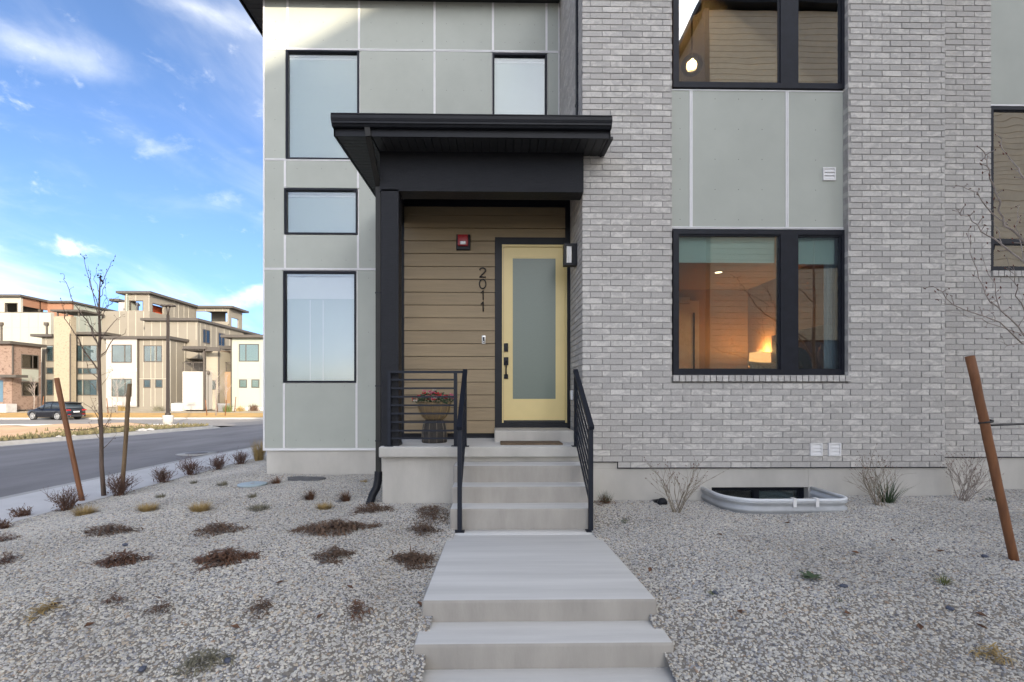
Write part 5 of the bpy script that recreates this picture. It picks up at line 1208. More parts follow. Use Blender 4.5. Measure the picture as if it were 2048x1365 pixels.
MB().tube([ka + Vector((.04*math.cos(a), .04*math.sin(a), .006*a)) for a in lin(0, 9.4, 30)], .008, 6).build('loop', M['strap'], o)

# ------------------------------------------------------------------ far houses (measured on an enlarged crop of the photograph: 3.7926 x, from pixel (0, 560))
K_ = 3.7926
def fx(v, Y): return PX(v/K_, Y)
def fz(v, Y): return PZ(560 + v/K_, Y)
def fside(v, X): return Q(v/K_, HY, X)[0]
taupe = mat('taupe_panel', (.195, .172, .135), .7, var=.05, scale=1); tstrip = mat('pale_batten', (.34, .31, .25), .6)
fwhite = mat('white_siding', (.37, .345, .31), .7, var=.03); fcream = mat('cream_panel', (.34, .32, .265), .7, var=.04); fsage = mat('pale_sage_panel', (.29, .30, .25), .7, var=.04)
fmint = mat('mint_panel', (.31, .33, .275), .7, var=.03); forange = mat('terracotta_panel', (.24, .12, .07), .75, var=.05); ftan = mat('tan_panel', (.29, .185, .10), .75, var=.04); fbeige = mat('beige_siding', (.31, .275, .21), .75, var=.04)
fbrown = mat('brown_trim', (.075, .062, .05), .6); froof = mat('roof_edge_brown', (.07, .06, .05), .6); fdark = mat('loggia_dark', (.10, .085, .07), .9)
bbrown = brick_mat('brown_brick', (.12, .078, .06), (.22, .155, .12), 4.0, varv=.25); bbeige = brick_mat('beige_brick', (.25, .20, .14), (.34, .285, .205), 5.0, varv=.12)
far_pane = glass('far_pane', .07, tint=(.8, .86, .88), wave=.03); far_in = mat('far_room', (.075, .105, .115), .9, var=.4, scale=.8); far_in2 = mat('far_blind', (.26, .30, .25), .9)
def fbox(name, m, parent, x0, x1, y0, y1, Y, xs=None, D=None, dz=0.0):
    """block: front at depth Y between crop columns x0..x1 and rows y0..y1; side seen as far as column xs"""
    X0, X1 = fx(x0, Y), fx(x1, Y); Yb = fside(xs, X1) if xs else Y + (D or .3)
    o = part(name, m, parent, (X0, X1, Y, Yb, fz(y1, Y), fz(y0, Y))); o['yb'] = Yb; return o
def froofs(parent, x0, x1, y0, Y, xs=None, D=None, th=.28, ov=.5, ovl=None):
    X0, X1 = fx(x0, Y), fx(x1, Y); Yb = fside(xs, X1) if xs else Y + (D or 2); zt = fz(y0, Y - ov)
    r = part('roof', froof, parent, (X0 - (ov if ovl is None else ovl), X1 + ov*.6, Y - ov, Yb, zt - th, zt)); return r
def fwin(parent, x0, x1, y0, y1, Y, mull=(), fm=fbrown, back=far_in, pane=None):
    X0, X1, Z0, Z1 = fx(x0, Y), fx(x1, Y), fz(y1, Y), fz(y0, Y); t = .09
    w = MB().box(X0, X0+t, Y-.05, Y+.002, Z0, Z1).box(X1-t, X1, Y-.05, Y+.002, Z0, Z1).box(X0+t, X1-t, Y-.049, Y+.002, Z1-t, Z1).box(X0+t, X1-t, Y-.049, Y+.002, Z0, Z0+t)
    for m_ in mull: w.box(fx(m_, Y)-.05, fx(m_, Y)+.05, Y-.048, Y+.002, Z0+t, Z1-t)
    o = w.build('window', fm, parent)
    cuts = [X0+t] + [fx(m_, Y) for m_ in mull] + [X1-t]
    for i in range(len(cuts)-1): part('pane', pane or far_pane, o, (cuts[i], cuts[i+1], Y-.025, Y-.020, Z0+t, Z1-t))
    part('shade', back, o, (X0+t, X1-t, Y-.012, Y-.006, Z0+t, Z1-t))
def fwin_s(parent, X, x0, x1, y0, y1, mull=None, back=far_in):
    """window in a wall that faces right"""
    Ya, Yb = fside(x0, X), fside(x1, X); Z0, Z1 = Q(x0/K_, 560 + y1/K_, X)[1], Q(x0/K_, 560 + y0/K_, X)[1]; t = .09
    w = MB().box(X-.002, X+.05, Ya, Ya+t, Z0, Z1).box(X-.002, X+.05, Yb-t, Yb, Z0, Z1).box(X-.002, X+.049, Ya+t, Yb-t, Z1-t, Z1).box(X-.002, X+.049, Ya+t, Yb-t, Z0, Z0+t)
    cuts = [Ya+t, Yb-t]
    if mull: ym = fside(mull, X); w.box(X-.002, X+.048, ym-.05, ym+.05, Z0+t, Z1-t); cuts = [Ya+t, ym, Yb-t]
    o = w.build('window', fbrown, parent)
    for i in range(len(cuts)-1): part('pane', far_pane, o, (X+.020, X+.025, cuts[i], cuts[i+1], Z0+t, Z1-t))
    part('shade', back, o, (X+.006, X+.012, Ya+t, Yb-t, Z0+t, Z1-t))
def batt(parent, xs_, y0, y1, Y, m=tstrip):
    for v in xs_: part('batten', m, parent, (fx(v, Y)-.035, fx(v, Y)+.035, Y-.025, Y+.001, fz(y1, Y), fz(y0, Y)))
def batt_s(parent, X, xs_, z0, z1, m=tstrip):
    for v in xs_: y = fside(v, X); part('batten', m, parent, (X-.001, X+.025, y-.045, y+.045, z0, z1))
def hband(parent, x0, x1, y, Y, m=tstrip): part('batten', m, parent, (fx(x0, Y), fx(x1, Y), Y-.026, Y+.001, fz(y, Y)-.03, fz(y, Y)+.03))
GZ = street(57) - .05
# 1 brown brick house
Y = 55.0
b1 = thing('brick_house', 'brown brick two-storey house left of the parked car', 'house', (fx(-100, Y), Y, GZ))
w1 = fbox('wall', bbrown, b1, -220, 90, 488, 985, Y, 312); X1 = fx(90, Y)
froofs(b1, -220, 90, 470, Y, 330, th=.30, ov=.6)
fwin_s(b1, X1, 160, 290, 562, 672, 247, far_in2); fwin_s(b1, X1, 162, 290, 776, 882, 245, far_in2)
Ya, Yb = fside(165, X1), fside(290, X1); part('panel', fsage, b1, (X1 - .01, X1 + .03, Ya, Yb, Q(165/K_, 560+770/K_, X1)[1], Q(165/K_, 560+676/K_, X1)[1]))
part('downspout', fbrown, b1, (X1 + .001, X1 + .10, Y - .02, Y + .10, fz(715, Y), fz(490, Y)))
part('canopy', froof, b1, (fx(-60, Y-1.4), fx(120, Y-1.4), Y - 1.4, Y - .001, fz(742, Y-1.4), fz(722, Y-1.4)))
d1 = part('door', mat('blue_door', (.08, .14, .19), .5), b1, (fx(-40, Y), fx(24, Y), Y - .04, Y + .01, fz(925, Y), fz(765, Y)))
part('step', M['kerb'], b1, (fx(-60, Y-1), fx(60, Y-1), Y - 1.2, Y - .002, GZ - .05, fz(940, Y)))
# 2 cream house with terracotta loggia behind
Y = 64.0
b2 = thing('cream_house', 'cream panelled house with terracotta roof loggia behind the brick house', 'house', (fx(100, Y), Y, GZ))
fbox('wall', fcream, b2, -220, 385, 255, 1000, Y, 412); X2 = fx(385, Y)
for v in (90, 155, 218, 288): batt(b2, [v], 258, 500, Y, fsage)
hband(b2, -200, 385, 370, Y, fsage); hband(b2, -200, 385, 257, Y, fbrown)
for v in (16, 360):
    p_ = part('downspout', fbrown, b2, (fx(v, Y)-.08, fx(v, Y)+.08, Y-.16, Y-.001, fz(470, Y), fz(352, Y))); part('scupper', fbrown, p_, (fx(v, Y)-.22, fx(v, Y)+.22, Y-.3, Y-.0015, fz(355, Y), fz(333, Y)))
Yp = 64.6; zt, zb = fz(135, Yp), fz(256, Yp)
part('loggia_wall', fcream, b2, (fx(-220, Yp), fx(160, Yp), Yp, Yp+.25, fz(188, Yp), zt), (fx(130, Yp), fx(160, Yp), Yp, Yp+.25, zb, fz(188, Yp)), (fx(-220, Yp), fx(40, Yp), Yp, Yp+.25, zb, fz(188, Yp)))
part('opening_trim', fbrown, b2, (fx(36, Yp), fx(41, Yp), Yp-.02, Yp+.2, zb, fz(188, Yp)), (fx(129, Yp), fx(134, Yp), Yp-.02, Yp+.2, zb, fz(188, Yp)), (fx(36, Yp), fx(134, Yp), Yp-.021, Yp+.2, fz(190, Yp), fz(186, Yp)))
Xc = fx(160, Yp); Ye = fside(360, Xc)
part('loggia_beam', forange, b2, (Xc-.25, Xc, Yp+.251, Ye, Q(165/K_, 560+196/K_, Xc)[1], zt))
part('loggia_back', fdark, b2, (fx(-220, Yp), Xc-.26, Ye-.5, Ye-.3, zb-.2, zt)); part('loggia_post', fbrown, b2, (Xc-.2, Xc, Yp+2.6, Yp+2.75, zb, zt))
fbox('terracotta_block', forange, b2, 360, 545, 182, 420, Ye); Xd = fx(545, Ye); Yf = fside(880, Xd)
part('pale_side', fsage, b2, (fx(362, Ye), Xd, Ye+.301, Yf, fz(500, Ye), fz(182, Ye)))
batt_s(b2, Xd, (600, 660, 720, 790), fz(420, Ye), fz(190, Ye), fcream)
part('roof', froof, b2, (fx(-220, Yp), Xc+.35, Yp-.5, Ye+.6, fz(138, Yp-.5), fz(122, Yp-.5)), (Xc+.351, Xd+.35, Ye-.45, Yf, fz(182, Ye-.5), fz(168, Ye-.5)))
# 3 taupe row house
b3 = thing('taupe_rowhouse', 'taupe panelled row house with beige brick tower behind the street lamp', 'house', (fx(1000, 57), 57, GZ))
Y = 60.0
fbox('wing_wall', taupe, b3, 318, 810, 432, 1000, Y, D=8)
batt(b3, [350, 575, 625, 745], 435, 960, Y)
for m_ in (500, 632, 665, 752): hband(b3, 320, 408, m_, Y, taupe)
for a in ((352, 408, 503, 625, []), (352, 408, 668, 718, []), (352, 408, 757, 878, []), (582, 740, 500, 625, [632]), (588, 740, 670, 720, [632]), (582, 740, 757, 878, [632])): fwin(b3, a[0], a[1], a[2], a[3], Y, a[4])
Yt = 58.6; fbox('brick_tower', bbeige, b3, 408, 536, 285, 1000, Yt, 578)
froofs(b3, 330, 404, 418, Y, D=3, ov=.7, ovl=.9); froofs(b3, 560, 800, 402, Y, D=4, ov=.6, ovl=.4)
part('tower_roof', froof, b3, (fx(405, Yt)-.1, fx(640, Yt), Yt-.3, Yt+3, fz(252, Yt), fz(238, Yt))); 
for v in (440, 510, 600): part('tower_post', fbrown, b3, (fx(v, Yt+.2)-.06, fx(v, Yt+.2)+.06, Yt+.1, Yt+.22, fz(286, Yt), fz(250, Yt)))
part('downspout', fbrown, b3, (fx(534, Yt)-.05, fx(534, Yt)+.06, Yt-.08, Yt-.001, fz(960, Yt), fz(415, Yt)))
Y = 57.0
fbox('front_wall', taupe, b3, 790, 1290, 440, 1000, Y, 1690); X3 = fx(1290, Y)
part('white_bay', fwhite, b3, (fx(806, Y-.25), fx(1040, Y-.25), Y-.25, Y-.001, fz(962, Y-.25), fz(448, Y-.25)))
for i in range(24): z = fz(955 - i*21, Y); part('siding_board', fwhite, b3, (fx(806, Y-.25), fx(1040, Y-.25), Y-.285, Y-.2505, z, z+.28))
part('corner_trim', fbrown, b3, (fx(1040, Y-.25), fx(1044, Y-.25)+.03, Y-.3, Y-.0015, fz(962, Y-.25), fz(450, Y-.25)))
batt(b3, [1088, 1145, 1177, 1235, 1282], 458, 960, Y)
hband(b3, 1045, 1290, 752, Y)
fwin(b3, 848, 1000, 497, 632, Y-.29, [948]); fwin(b3, 848, 1000, 752, 886, Y-.29, [950], back=mat('far_sheet', (.30, .28, .24), .8, var=.5, scale=1.5)); fwin(b3, 1090, 1232, 502, 627, Y, [1188])
fwin(b3, 1089, 1145, 757, 820, Y); fwin(b3, 1178, 1235, 757, 820, Y)
for v, m_ in ((990, 700), (1032, 688), (922, 938), (1020, 938)): part('wall_light', M['white'], b3, (fx(v, Y)-.25, fx(v, Y)+.25, Y-.36, Y-.29, fz(m_+10, Y), fz(m_-10, Y)))
froofs(b3, 795, 1290, 432, Y, 1690, th=.30, ov=.55, ovl=.3)
batt_s(b3, X3, (1338, 1400, 1455, 1510), fz(960, Y), fz(460, Y)); part('corner_batten', tstrip, b3, (X3-.06, X3+.03, Y-.03, Y+.09, fz(985, Y), fz(462, Y)))
part('downspout', fbrown, b3, (X3-.14, X3-.07, Y-.1, Y-.0305, fz(985, Y), fz(470, Y)))
Yu = 62.0
fbox('upper_back', taupe, b3, 770, 1135, 246, 600, Yu, D=6); batt(b3, [908, 972, 1030, 1090], 248, 440, Yu)
Yv = 60.0; fbox('upper_wall', taupe, b3, 1100, 1500, 312, 600, Yv, 1850); X5 = fx(1500, Yv)
batt(b3, [1152, 1218, 1280, 1350, 1420, 1488], 318, 460, Yv); batt_s(b3, X5, (1520, 1555, 1600, 1640, 1700, 1740), fz(600, Yv), fz(330, Yv))
fwin_s(b3, X5, 1537, 1592, 372, 478, 1562); fwin_s(b3, X5, 1655, 1704, 400, 500, 1680)
froofs(b3, 1105, 1500, 296, Yv, 1960, th=.28, ov=.5, ovl=.3)
Yq = 62.6; zt, zb = fz(118, Yq), fz(330, Yq)
zo1, zo0 = fz(170, Yq), fz(240, Yq)
part('penthouse_front', taupe, b3, (fx(945, Yq), fx(982, Yq), Yq, Yq+.25, zb, zt), (fx(1084, Yq), fx(1126, Yq), Yq, Yq+.25, zb, zt), (fx(982, Yq), fx(1084, Yq), Yq, Yq+.25, zo1, zt), (fx(982, Yq), fx(1084, Yq), Yq, Yq+.25, zb, zo0))
part('opening_trim', fbrown, b3, (fx(980, Yq), fx(984, Yq), Yq-.02, Yq+.2, zo0, zo1), (fx(1082, Yq), fx(1086, Yq), Yq-.02, Yq+.2, zo0, zo1), (fx(980, Yq), fx(1086, Yq), Yq-.021, Yq+.2, zo1, zo1+.08)); batt(b3, [1030], 120, 168, Yq); part('loggia_far_wall', fwhite, b3, (fx(900, Yq+4), fx(1045, Yq+4), Yq+4, Yq+4.2, zb, fz(180, Yq+4)))
Xq = fx(1130, Yq); Yr = fside(1490, Xq); ya, yb = fside(1157, Xq), fside(1245, Xq); zs0, zs1 = Q(1157/K_, 560+248/K_, Xq)[1], Q(1157/K_, 560+178/K_, Xq)[1]
part('penthouse_side', taupe, b3, (Xq-.25, Xq, Yq+.001, ya, zb, zt), (Xq-.25, Xq, yb, Yr, zb, zt), (Xq-.25, Xq, ya, yb, zs1, zt), (Xq-.25, Xq, ya, yb, zb, zs0))
part('opening_trim', fbrown, b3, (Xq-.2, Xq+.02, ya-.06, ya+.02, zs0, zs1), (Xq-.2, Xq+.02, ya, yb, zs0-.06, zs0+.02), (Xq-.2, Xq+.02, ya, yb, zs1-.02, zs1+.06))
part('red_door', mat('orange_red_door', (.48, .085, .03), .6), b3, (Xq-1.2, Xq-1.1, yb-1.6, yb+1.5, zb, zs1+.1)); part('loggia_wall', fsage, b3, (Xq-2.5, Xq-2.4, ya-1, yb-1.61, zb, zt))
batt_s(b3, Xq, (1320, 1355, 1395, 1430), zb, zt-.05); part('corner_batten', tstrip, b3, (Xq-.02, Xq+.03, Yq-.03, Yq+.12, zb, zt))
part('roof', froof, b3, (fx(945, Yq)-.7, Xq+.5, Yq-.5, Yr+.3, zt, zt+.28)); part('roof', froof, b3, (fx(870, Yq+6), fx(945, Yq+6), Yq+5, Yq+9, fz(180, Yq+6), fz(163, Yq+6)))
part('pale_tower', fwhite, b3, (fx(918, Yq+6), fx(950, Yq+6), Yq+6, Yq+8, fz(250, Yq+6), fz(181, Yq+6)))
Ys = Yr; z2 = fz(222, Ys); zb2 = fz(340, Ys)
part('penthouse_front', taupe, b3, (fx(1490, Ys), fx(1738, Ys), Ys, Ys+.25, fz(246, Ys), z2), (fx(1724, Ys), fx(1738, Ys), Ys, Ys+.25, zb2, fz(246, Ys)), (fx(1490, Ys), fx(1730, Ys), Ys+.001, Ys+.24, zb2-2, fz(322, Ys)))
batt(b3, [1560, 1625, 1690], 224, 244, Ys)
Xs = fx(1738, Ys); Yw = fside(1838, Xs); ya, yb = fside(1757, Xs), fside(1812, Xs)
part('penthouse_side', taupe, b3, (Xs-.25, Xs, Ys+.251, ya, zb2-2, z2), (Xs-.25, Xs, yb, Yw, zb2-2, z2), (Xs-.25, Xs, ya, yb, Q(1757/K_, 560+285/K_, Xs)[1], z2), (Xs-.25, Xs, ya, yb, zb2-2, Q(1757/K_, 560+352/K_, Xs)[1]))
part('loggia_back', taupe, b3, (fx(1490, Ys), fx(1600, Ys), Yw, Yw+.2, zb2, z2)); part('loggia_ceiling', fdark, b3, (fx(1495, Ys), Xs-.26, Ys+.26, Yw-.01, z2-.12, z2-.02)); part('roof', froof, b3, (fx(1490, Ys)-.2, Xs+.7, Ys-.5, Yw+.6, z2, z2+.28))
# balcony wing
Yg = 56.0
fbox('white_wall', fwhite, b3, 1385, 1552, 697, 985, Yg, D=3)
for i in range(13): z = fz(972 - i*21, Yg); part('siding_board', fwhite, b3, (fx(1385, Yg), fx(1552, Yg), Yg-.035, Yg-.0005, z, z+.28))
part('porch_post', fbrown, b3, (fx(1548, Yg), fx(1560, Yg), Yg-.2, Yg+.05, fz(985, Yg), fz(545, Yg))); Yh = 57.6
fbox('beige_wall', fbeige, b3, 1555, 1662, 545, 985, Yh, D=3)
for i in range(20): z = fz(975 - i*21, Yh); part('siding_board', fbeige, b3, (fx(1557, Yh), fx(1660, Yh), Yh-.035, Yh-.0005, z, z+.28))
fwin(b3, 1594, 1640, 763, 835, Yh-.04, []); part('porch_post', fbrown, b3, (fx(1656, Yh), fx(1668, Yh), Yh-.1, Yh-.0405, fz(985, Yh), fz(525, Yh)))
fbox('tan_wall', ftan, b3, 1664, 1765, 700, 985, Yh+1.2, D=2); fbox('tan_wall', ftan, b3, 1664, 1765, 540, 701, Yh+2.8, D=2)
def rail_far(x0, x1, y0, y1, Y):
    r = part('balcony_rail', fbrown, b3, (fx(x0, Y), fx(x1, Y), Y-.03, Y+.03, fz(y0+5, Y), fz(y0, Y)), (fx(x0, Y), fx(x0, Y)+.06, Y-.03, Y+.03, fz(y1, Y), fz(y0, Y)), (fx((x0+x1)/2, Y), fx((x0+x1)/2, Y)+.06, Y-.03, Y+.03, fz(y1, Y), fz(y0, Y)))
    for i in range(1, 7): z = fz(y0 + (y1-y0)*i/7, Y); part('bar', fbrown, r, (fx(x0, Y), fx(x1, Y), Y-.012, Y+.012, z-.015, z+.015))
rail_far(1385, 1545, 626, 694, Yg+.1); rail_far(1668, 1762, 626, 698, Yh+1.3)
pg = part('pergola', froof, b3, (fx(1385, Yg-.3), fx(1560, Yg-.3), Yg-.3, Yg-.15, fz(530, Yg), fz(508, Yg)), (fx(1560, Yg), fx(1670, Yg), Yg-.1, Yg+.1, fz(545, Yg), fz(515, Yg)))
for i in range(14): v = 1385 + i*12.4; part('slat', froof, pg, (fx(v, Yg), fx(v, Yg)+.08, Yg-.149, Yg+3, fz(540, Yg), fz(528, Yg)))
part('pergola_deck', froof, b3, (fx(1390, Yg), fx(1552, Yg), Yg+.2, Yg+3, fz(526, Yg), fz(520, Yg)))
part('awning', froof, b3, (fx(1668, Yh+1), fx(1762, Yh+1), Yh+.9, Yh+2.2, fz(530, Yh+1), fz(505, Yh+1)))
# 4 mint house
Y = 57.0
b4 = thing('mint_house', 'pale mint panelled house showing beside the near panel wall', 'house', (fx(1900, Y), Y, GZ))
fbox('wall', fmint, b4, 1758, 2260, 442, 1000, Y, D=8); froofs(b4, 1760, 2260, 420, Y, D=5, ov=.7, ovl=.9, th=.3)
hband(b4, 1760, 2200, 752, Y, fsage); batt(b4, [1805, 1975], 450, 960, Y, fsage)
fwin(b4, 1813, 1965, 490, 622, Y, [1866], back=far_in2); fwin(b4, 1815, 1874, 757, 820, Y, back=far_in2); fwin(b4, 1908, 1968, 757, 820, Y, back=far_in2)
part('downspout', fbrown, b4, (fx(1756, Y)-.04, fx(1756, Y)+.06, Y-.1, Y-.001, fz(985, Y), fz(450, Y)))
part('footing', M['stucco'], b4, (fx(1759, Y), fx(2250, Y), Y-.03, Y-.001, GZ-.1, fz(965, Y)))
# yard things
def yard(px, py): return G(px, py, lambda x, y: street(y) if y > 49.6 else street(y)-.14)
q = yard(376, 822); t = thing('bike_rack', 'grey wave bike rack before the white garage wall', 'bike rack', q)
ckm = mat('grey_steel_far', (.30, .29, .28), .5, metal=.4)
for i in range(5): x = q.x - 1.0 + i*.5; MB().tube([(x + .2*math.cos(a), q.y, q.z + .35 + .3*math.sin(a)) for a in lin(0, 6.28, 12)], .03, 5).build('loop', ckm, t)
MB().tube([(q.x-1.5, q.y, q.z), (q.x-1.5, q.y, q.z+.9), (q.x+1.5, q.y, q.z+.9), (q.x+1.5, q.y, q.z)], .035, 6).build('frame', ckm, t)
for px, lb in ((357, 'pale cooling unit beside the bike rack'), (446, 'grey slatted cooling unit before the tan wall')):
    q = yard(px, 823); t = thing('cooling_unit', lb, 'cooling unit', q); m_ = mat('unit_grey', (.50, .48, .44), .6) if px < 400 else ckm
    MB().bbox(q.x-.55, q.x+.55, q.y-.4, q.y+.4, q.z, q.z+.85, .04).build('casing', m_, t); MB().lathe([(.35, 0), (.33, .03)], (q.x, q.y, q.z+.845), 18).build('fan_grille', fbrown, t)
    for i in range(6): part('slat', fbrown, t, (q.x-.45, q.x+.45, q.y-.408, q.y-.401, q.z+.12+i*.11, q.z+.15+i*.11))
q = yard(415, 822); t = thing('path_light', 'dark slim post light by the beige wall', 'post light', q)
MB().tube([q, q + Vector((0, 0, 4.0))], .09, 8).build('post', fbrown, t); MB().lathe([(.2, 0), (.26, .1), (.26, .38), (.1, .45)], q + Vector((0, 0, 3.95)), 14).build('lamp_head', fbrown, t)
for i, (px, py, h, lb) in enumerate([(222, 820, .8, 'brown shrub left of the white bay corner'), (243, 822, 1.0, 'dry shrub under the white bay window'), (292, 821, .9, 'dry shrub under the left small taupe window'), (317, 823, .9, 'dry shrub under the right small taupe window'), (456, 824, 1.1, 'yellow green clump before the tan wall'), (481, 823, .8, 'low dry shrub below the mint house windows'), (508, 822, 1.0, 'grey green shrub below the mint house corner')]):
    c = yard(px, py); mb = MB()
    for k in range(160):
        a = rnd.uniform(0, 6.28); d = Vector((math.cos(a)*rnd.uniform(.1, .9), math.sin(a)*rnd.uniform(.1, .9), 1)); blade(mb, c + Vector((rnd.gauss(0, .2), rnd.gauss(0, .15), -.02)), d, h*rnd.uniform(.5, 1), .05, .5, 2)
    tag(mb.build('yard_shrub', [M['greygrass'], M['straw'], M['brown'], M['greygrass']][i % 4] if i != 4 else M['green2'], origin=c), lb, 'shrub', 'shrubs before the far houses')
for px, py, h, lb in ((234, 828, 3.6, 'thin bare sapling before the white bay'), (432, 832, 4.2, 'thin bare sapling before the beige wall'), (452, 824, 3.6, 'bare sapling before the tan wall'), (68, 822, 3.4, 'bare sapling before the brown brick house')):
    c = yard(px, py); t = thing('sapling', lb, 'tree', c, 'saplings before the far houses'); mb = MB(); MB().tube([c, c + Vector((.03, 0, h*.5)), c + Vector((0, 0, h))], [.05, .035, .01], 6).build('trunk', M['barkgrey'], t)
    for k in range(16):
        a = rnd.uniform(0, 6.28); z = h*rnd.uniform(.3, .9); twig(mb, c + Vector((0, 0, z)), Vector((math.cos(a)*.6, math.sin(a)*.6, 1)), h*.28, .016, 1, .6)
    mb.build('branches', M['barkgrey'], t)
    for sgn in (-1, 1): 
        mb2 = MB().tube([c + Vector((sgn*.9, 0, 0)), c + Vector((sgn*1.05, 0, 1.6))], .04, 6); tag(mb2.build('tree_stake', M['stake'], origin=c + Vector((sgn*.9, 0, 0))), lb.replace('thin bare sapling', 'support stake').replace('bare sapling', 'support stake') + (', left of its sapling' if sgn < 0 else ', right of its sapling'), 'stake', 'stakes of the far saplings')
# rubble at the kerb
for i, (px, py, s_) in enumerate(((286, 866, .28), (301, 864, .2), (118, 877, .14), (148, 876, .12), (276, 868, .14))):
    c = G(px, py, lambda x, y: lot(x, y) if x < FX-.2 else road(x, y)); b = bmesh.new(); bmesh.ops.create_icosphere(b, subdivisions=1, radius=1)
    for v in b.verts: v.co = Vector((v.co.x*s_, v.co.y*s_*.7, v.co.z*s_*.4))*rnd.uniform(.7, 1.2)
    me = bpy.data.meshes.new('broken_concrete'); b.to_mesh(me); b.free(); me.materials.append(M['kerb']); o = bpy.data.objects.new('broken_concrete', me); COL.objects.link(o); o.location = c + Vector((0, 0, s_*.15)); tag(o, 'lump of broken concrete on the weedy kerb of the sandy lot', 'rubble', 'broken concrete on the verge')

# ------------------------------------------------------------------ street lamp
q = G(336, 849, lambda x, y: lot(x, y)); sc_ = q.y/F
lm = thing('street_lamp', 'bronze street lamp with twin flat heads on a concrete drum', 'street lamp', q)
brz = mat('bronze_pole', (.035, .027, .022), .5)
MB().lathe([(9.5*sc_, -.1), (9.5*sc_, 17*sc_), (9*sc_, 18*sc_)], q, 26).build('footing', mat('lamp_footing', (.42, .40, .37), .9, var=.12), lm)
zt = EYE + (HY - 632)*sc_
MB().lathe([(.17, 18*sc_), (.17, 21.5*sc_), (.11, 22*sc_), (.09, zt - q.z)], q, 14).build('pole', brz, lm)
for s_ in (-1, 1):
    MB().tube([(q.x, q.y, zt - .05), (q.x + s_*.06, q.y, zt + .3), (q.x + s_*.13, q.y, zt + 17*sc_)], [.05, .04, .04], 8).build('arm', brz, lm)
    MB().lathe([(.10, -.06), (.25, -.05), (.27, 0), (.22, .05), (.05, .07)], (q.x + s_*.22, q.y, zt + 18*sc_), 18).build('lamp_head', brz, lm)

# ------------------------------------------------------------------ parked car
cq = G(112, 840, road); cq.z = road(cq.x, cq.y) + .004
car = thing('parked_car', 'dark navy sport utility car parked on the side road', 'car', cq)
car.rotation_euler = (0, 0, math.pi - R(14))
navy = mat('navy_car_paint', (.007, .008, .013), .18, var=.05, spec=.7); blk = mat('car_black_plastic', (.02, .02, .022), .6); cgl = mat('car_glass', (.03, .04, .05), .06, spec=.8)
def cp(m, name, mt, parent=car):
    o = m.build(name, mt); o.parent = parent; return o
# body: sections along the length (x forward), half-width, lower, upper, roof
def shell(secs, n=9):
    m = MB(); rows_ = []
    for x, pts in secs: rows_.append([(x, y, z) for y, z in pts] + [(x, -y, z) for y, z in reversed(pts)])
    k = len(rows_[0]); m.add([v for r in rows_ for v in r], [(i*k+j, i*k+(j+1) % k, (i+1)*k+(j+1) % k, (i+1)*k+j) for i in range(len(rows_)-1) for j in range(k)] + [tuple(range(k-1, -1, -1)), tuple(range((len(rows_)-1)*k, len(rows_)*k))], True); return m
def sec(x, w, zb, zm, zh): return (x, [(w*.82, zb), (w, zb + .12), (w*1.0, zm), (w*.95, zh - .04), (w*.80, zh)])
body = shell([sec(-2.40, .78, .42, .72, 1.00), sec(-2.30, .90, .32, .78, 1.08), sec(-1.9, .955, .26, .80, 1.10), sec(-1.0, .965, .24, .80, 1.06), sec(0, .965, .24, .78, 1.04), sec(.9, .965, .24, .76, 1.03), sec(1.3, .955, .26, .75, 1.02), sec(1.9, .93, .30, .70, .92), sec(2.25, .84, .34, .62, .80), sec(2.42, .66, .38, .55, .66)])
cp(body, 'body', navy)
def gs(x, wb, wt, zb, zt): return (x, [(wb, zb), (wb*.6+wt*.4, zb*.45+zt*.55), (wt, zt-.06), (wt*.85, zt)])
gh = shell([gs(-2.26, .80, .70, 1.04, 1.12), gs(-2.02, .86, .70, 1.04, 1.54), gs(-1.5, .89, .70, 1.04, 1.63), gs(-.5, .90, .69, 1.03, 1.69), gs(.25, .90, .67, 1.02, 1.66), gs(.65, .90, .62, 1.02, 1.48), gs(1.28, .88, .80, 1.0, 1.04)])
cp(gh, 'cabin', cgl)
cp(shell([gs(-2.06, .74, .70, 1.50, 1.56), gs(-1.5, .73, .70, 1.57, 1.655), gs(-.5, .72, .69, 1.62, 1.70), gs(.28, .70, .66, 1.60, 1.668)]), 'roof_panel', navy)
for x0, z0, x1, z1 in ((-1.75, 1.06, -1.95, 1.52), (-.62, 1.05, -.62, 1.63), (.30, 1.05, .15, 1.62)):
    for s_ in (-1, 1): cp(MB().bar((x0, s_*.905, z0), (x1, s_*.735, z1), .05, .10, (1, 0, 0)), 'pillar', navy)
cp(MB().bbox(-2.32, -2.0, -.66, .66, 1.55, 1.59, .015), 'spoiler', blk)
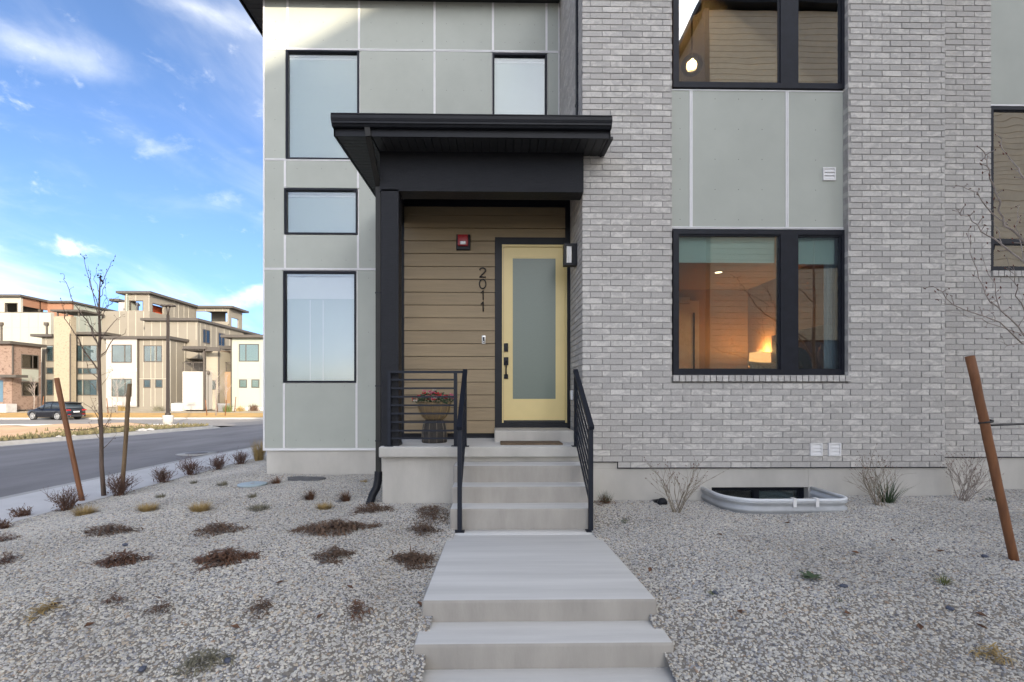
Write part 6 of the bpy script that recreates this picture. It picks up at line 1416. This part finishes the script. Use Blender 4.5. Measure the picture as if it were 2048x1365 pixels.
for x in (-1.42, 1.47):
    for s_ in (-1, 1):
        w = cp(MB().tube([(x, s_*.72, .37), (x, s_*.96, .37)], [.37, .37], 22), 'wheel', mat('tyre', (.025, .025, .026), .8) if 'tyre' not in bpy.data.materials else bpy.data.materials['tyre'])
        rim_m = bpy.data.materials.get('alloy') or mat('alloy', (.55, .54, .53), .3, metal=.6)
        rm = MB().tube([(x, s_*.955, .37), (x, s_*.966, .37)], [.10, .09], 14)
        for k in range(10):
            a = k*.628; rm.bar((x, s_*.963, .37), (x + .25*math.cos(a), s_*.963, .37 + .25*math.sin(a)), .045, .012, (0, 1, 0))
        rm.tube([(x + .26*math.cos(a), s_*.962, .37 + .26*math.sin(a)) for a in lin(0, 6.283, 22)], .018, 5)
        cp(rm, 'rim', rim_m, w)
        cp(MB().tube([(x + .43*math.cos(a), s_*.962, .38 + .43*math.sin(a)) for a in lin(-.15, math.pi+.15, 18)], .035, 6), 'wheel_arch', blk)
for s_ in (-1, 1):
    cp(MB().bbox(-2.43, -2.18, s_*.70-.20, s_*.70+.20, .86, .97, .02), 'tail_light', mat('tail_red', (.35, .01, .012), .2) if s_ < 0 else bpy.data.materials['tail_red'])
    cp(MB().bbox(-2.44, -2.36, s_*.62-.12, s_*.62+.12, .50, .56, .015), 'reflector', bpy.data.materials['tail_red'])
    cp(MB().bbox(.55, .72, s_*1.03-.08, s_*1.03+.08, 1.03, 1.16, .03), 'mirror', navy); cp(MB().bbox(2.1, 2.36, s_*.62-.13, s_*.62+.13, .62, .74, .03), 'headlight', bpy.data.materials['alloy'])
    for x in (-.7, .35): cp(MB().bbox(x-.12, x+.12, s_*.985-.012, s_*.985+.012, .84, .87, .008), 'door_handle', navy)
    cp(MB().tube([(-2.46, s_*.55, .36), (-2.36, s_*.55, .36)], .05, 10), 'exhaust', bpy.data.materials['alloy'])
cp(MB().bbox(-2.44, -2.38, -.26, .26, .70, .82, .008), 'number_plate', mat('plate', (.6, .6, .6), .5)); cp(MB().bbox(-2.46, -2.2, -.80, .80, .30, .50, .03), 'rear_bumper', blk)
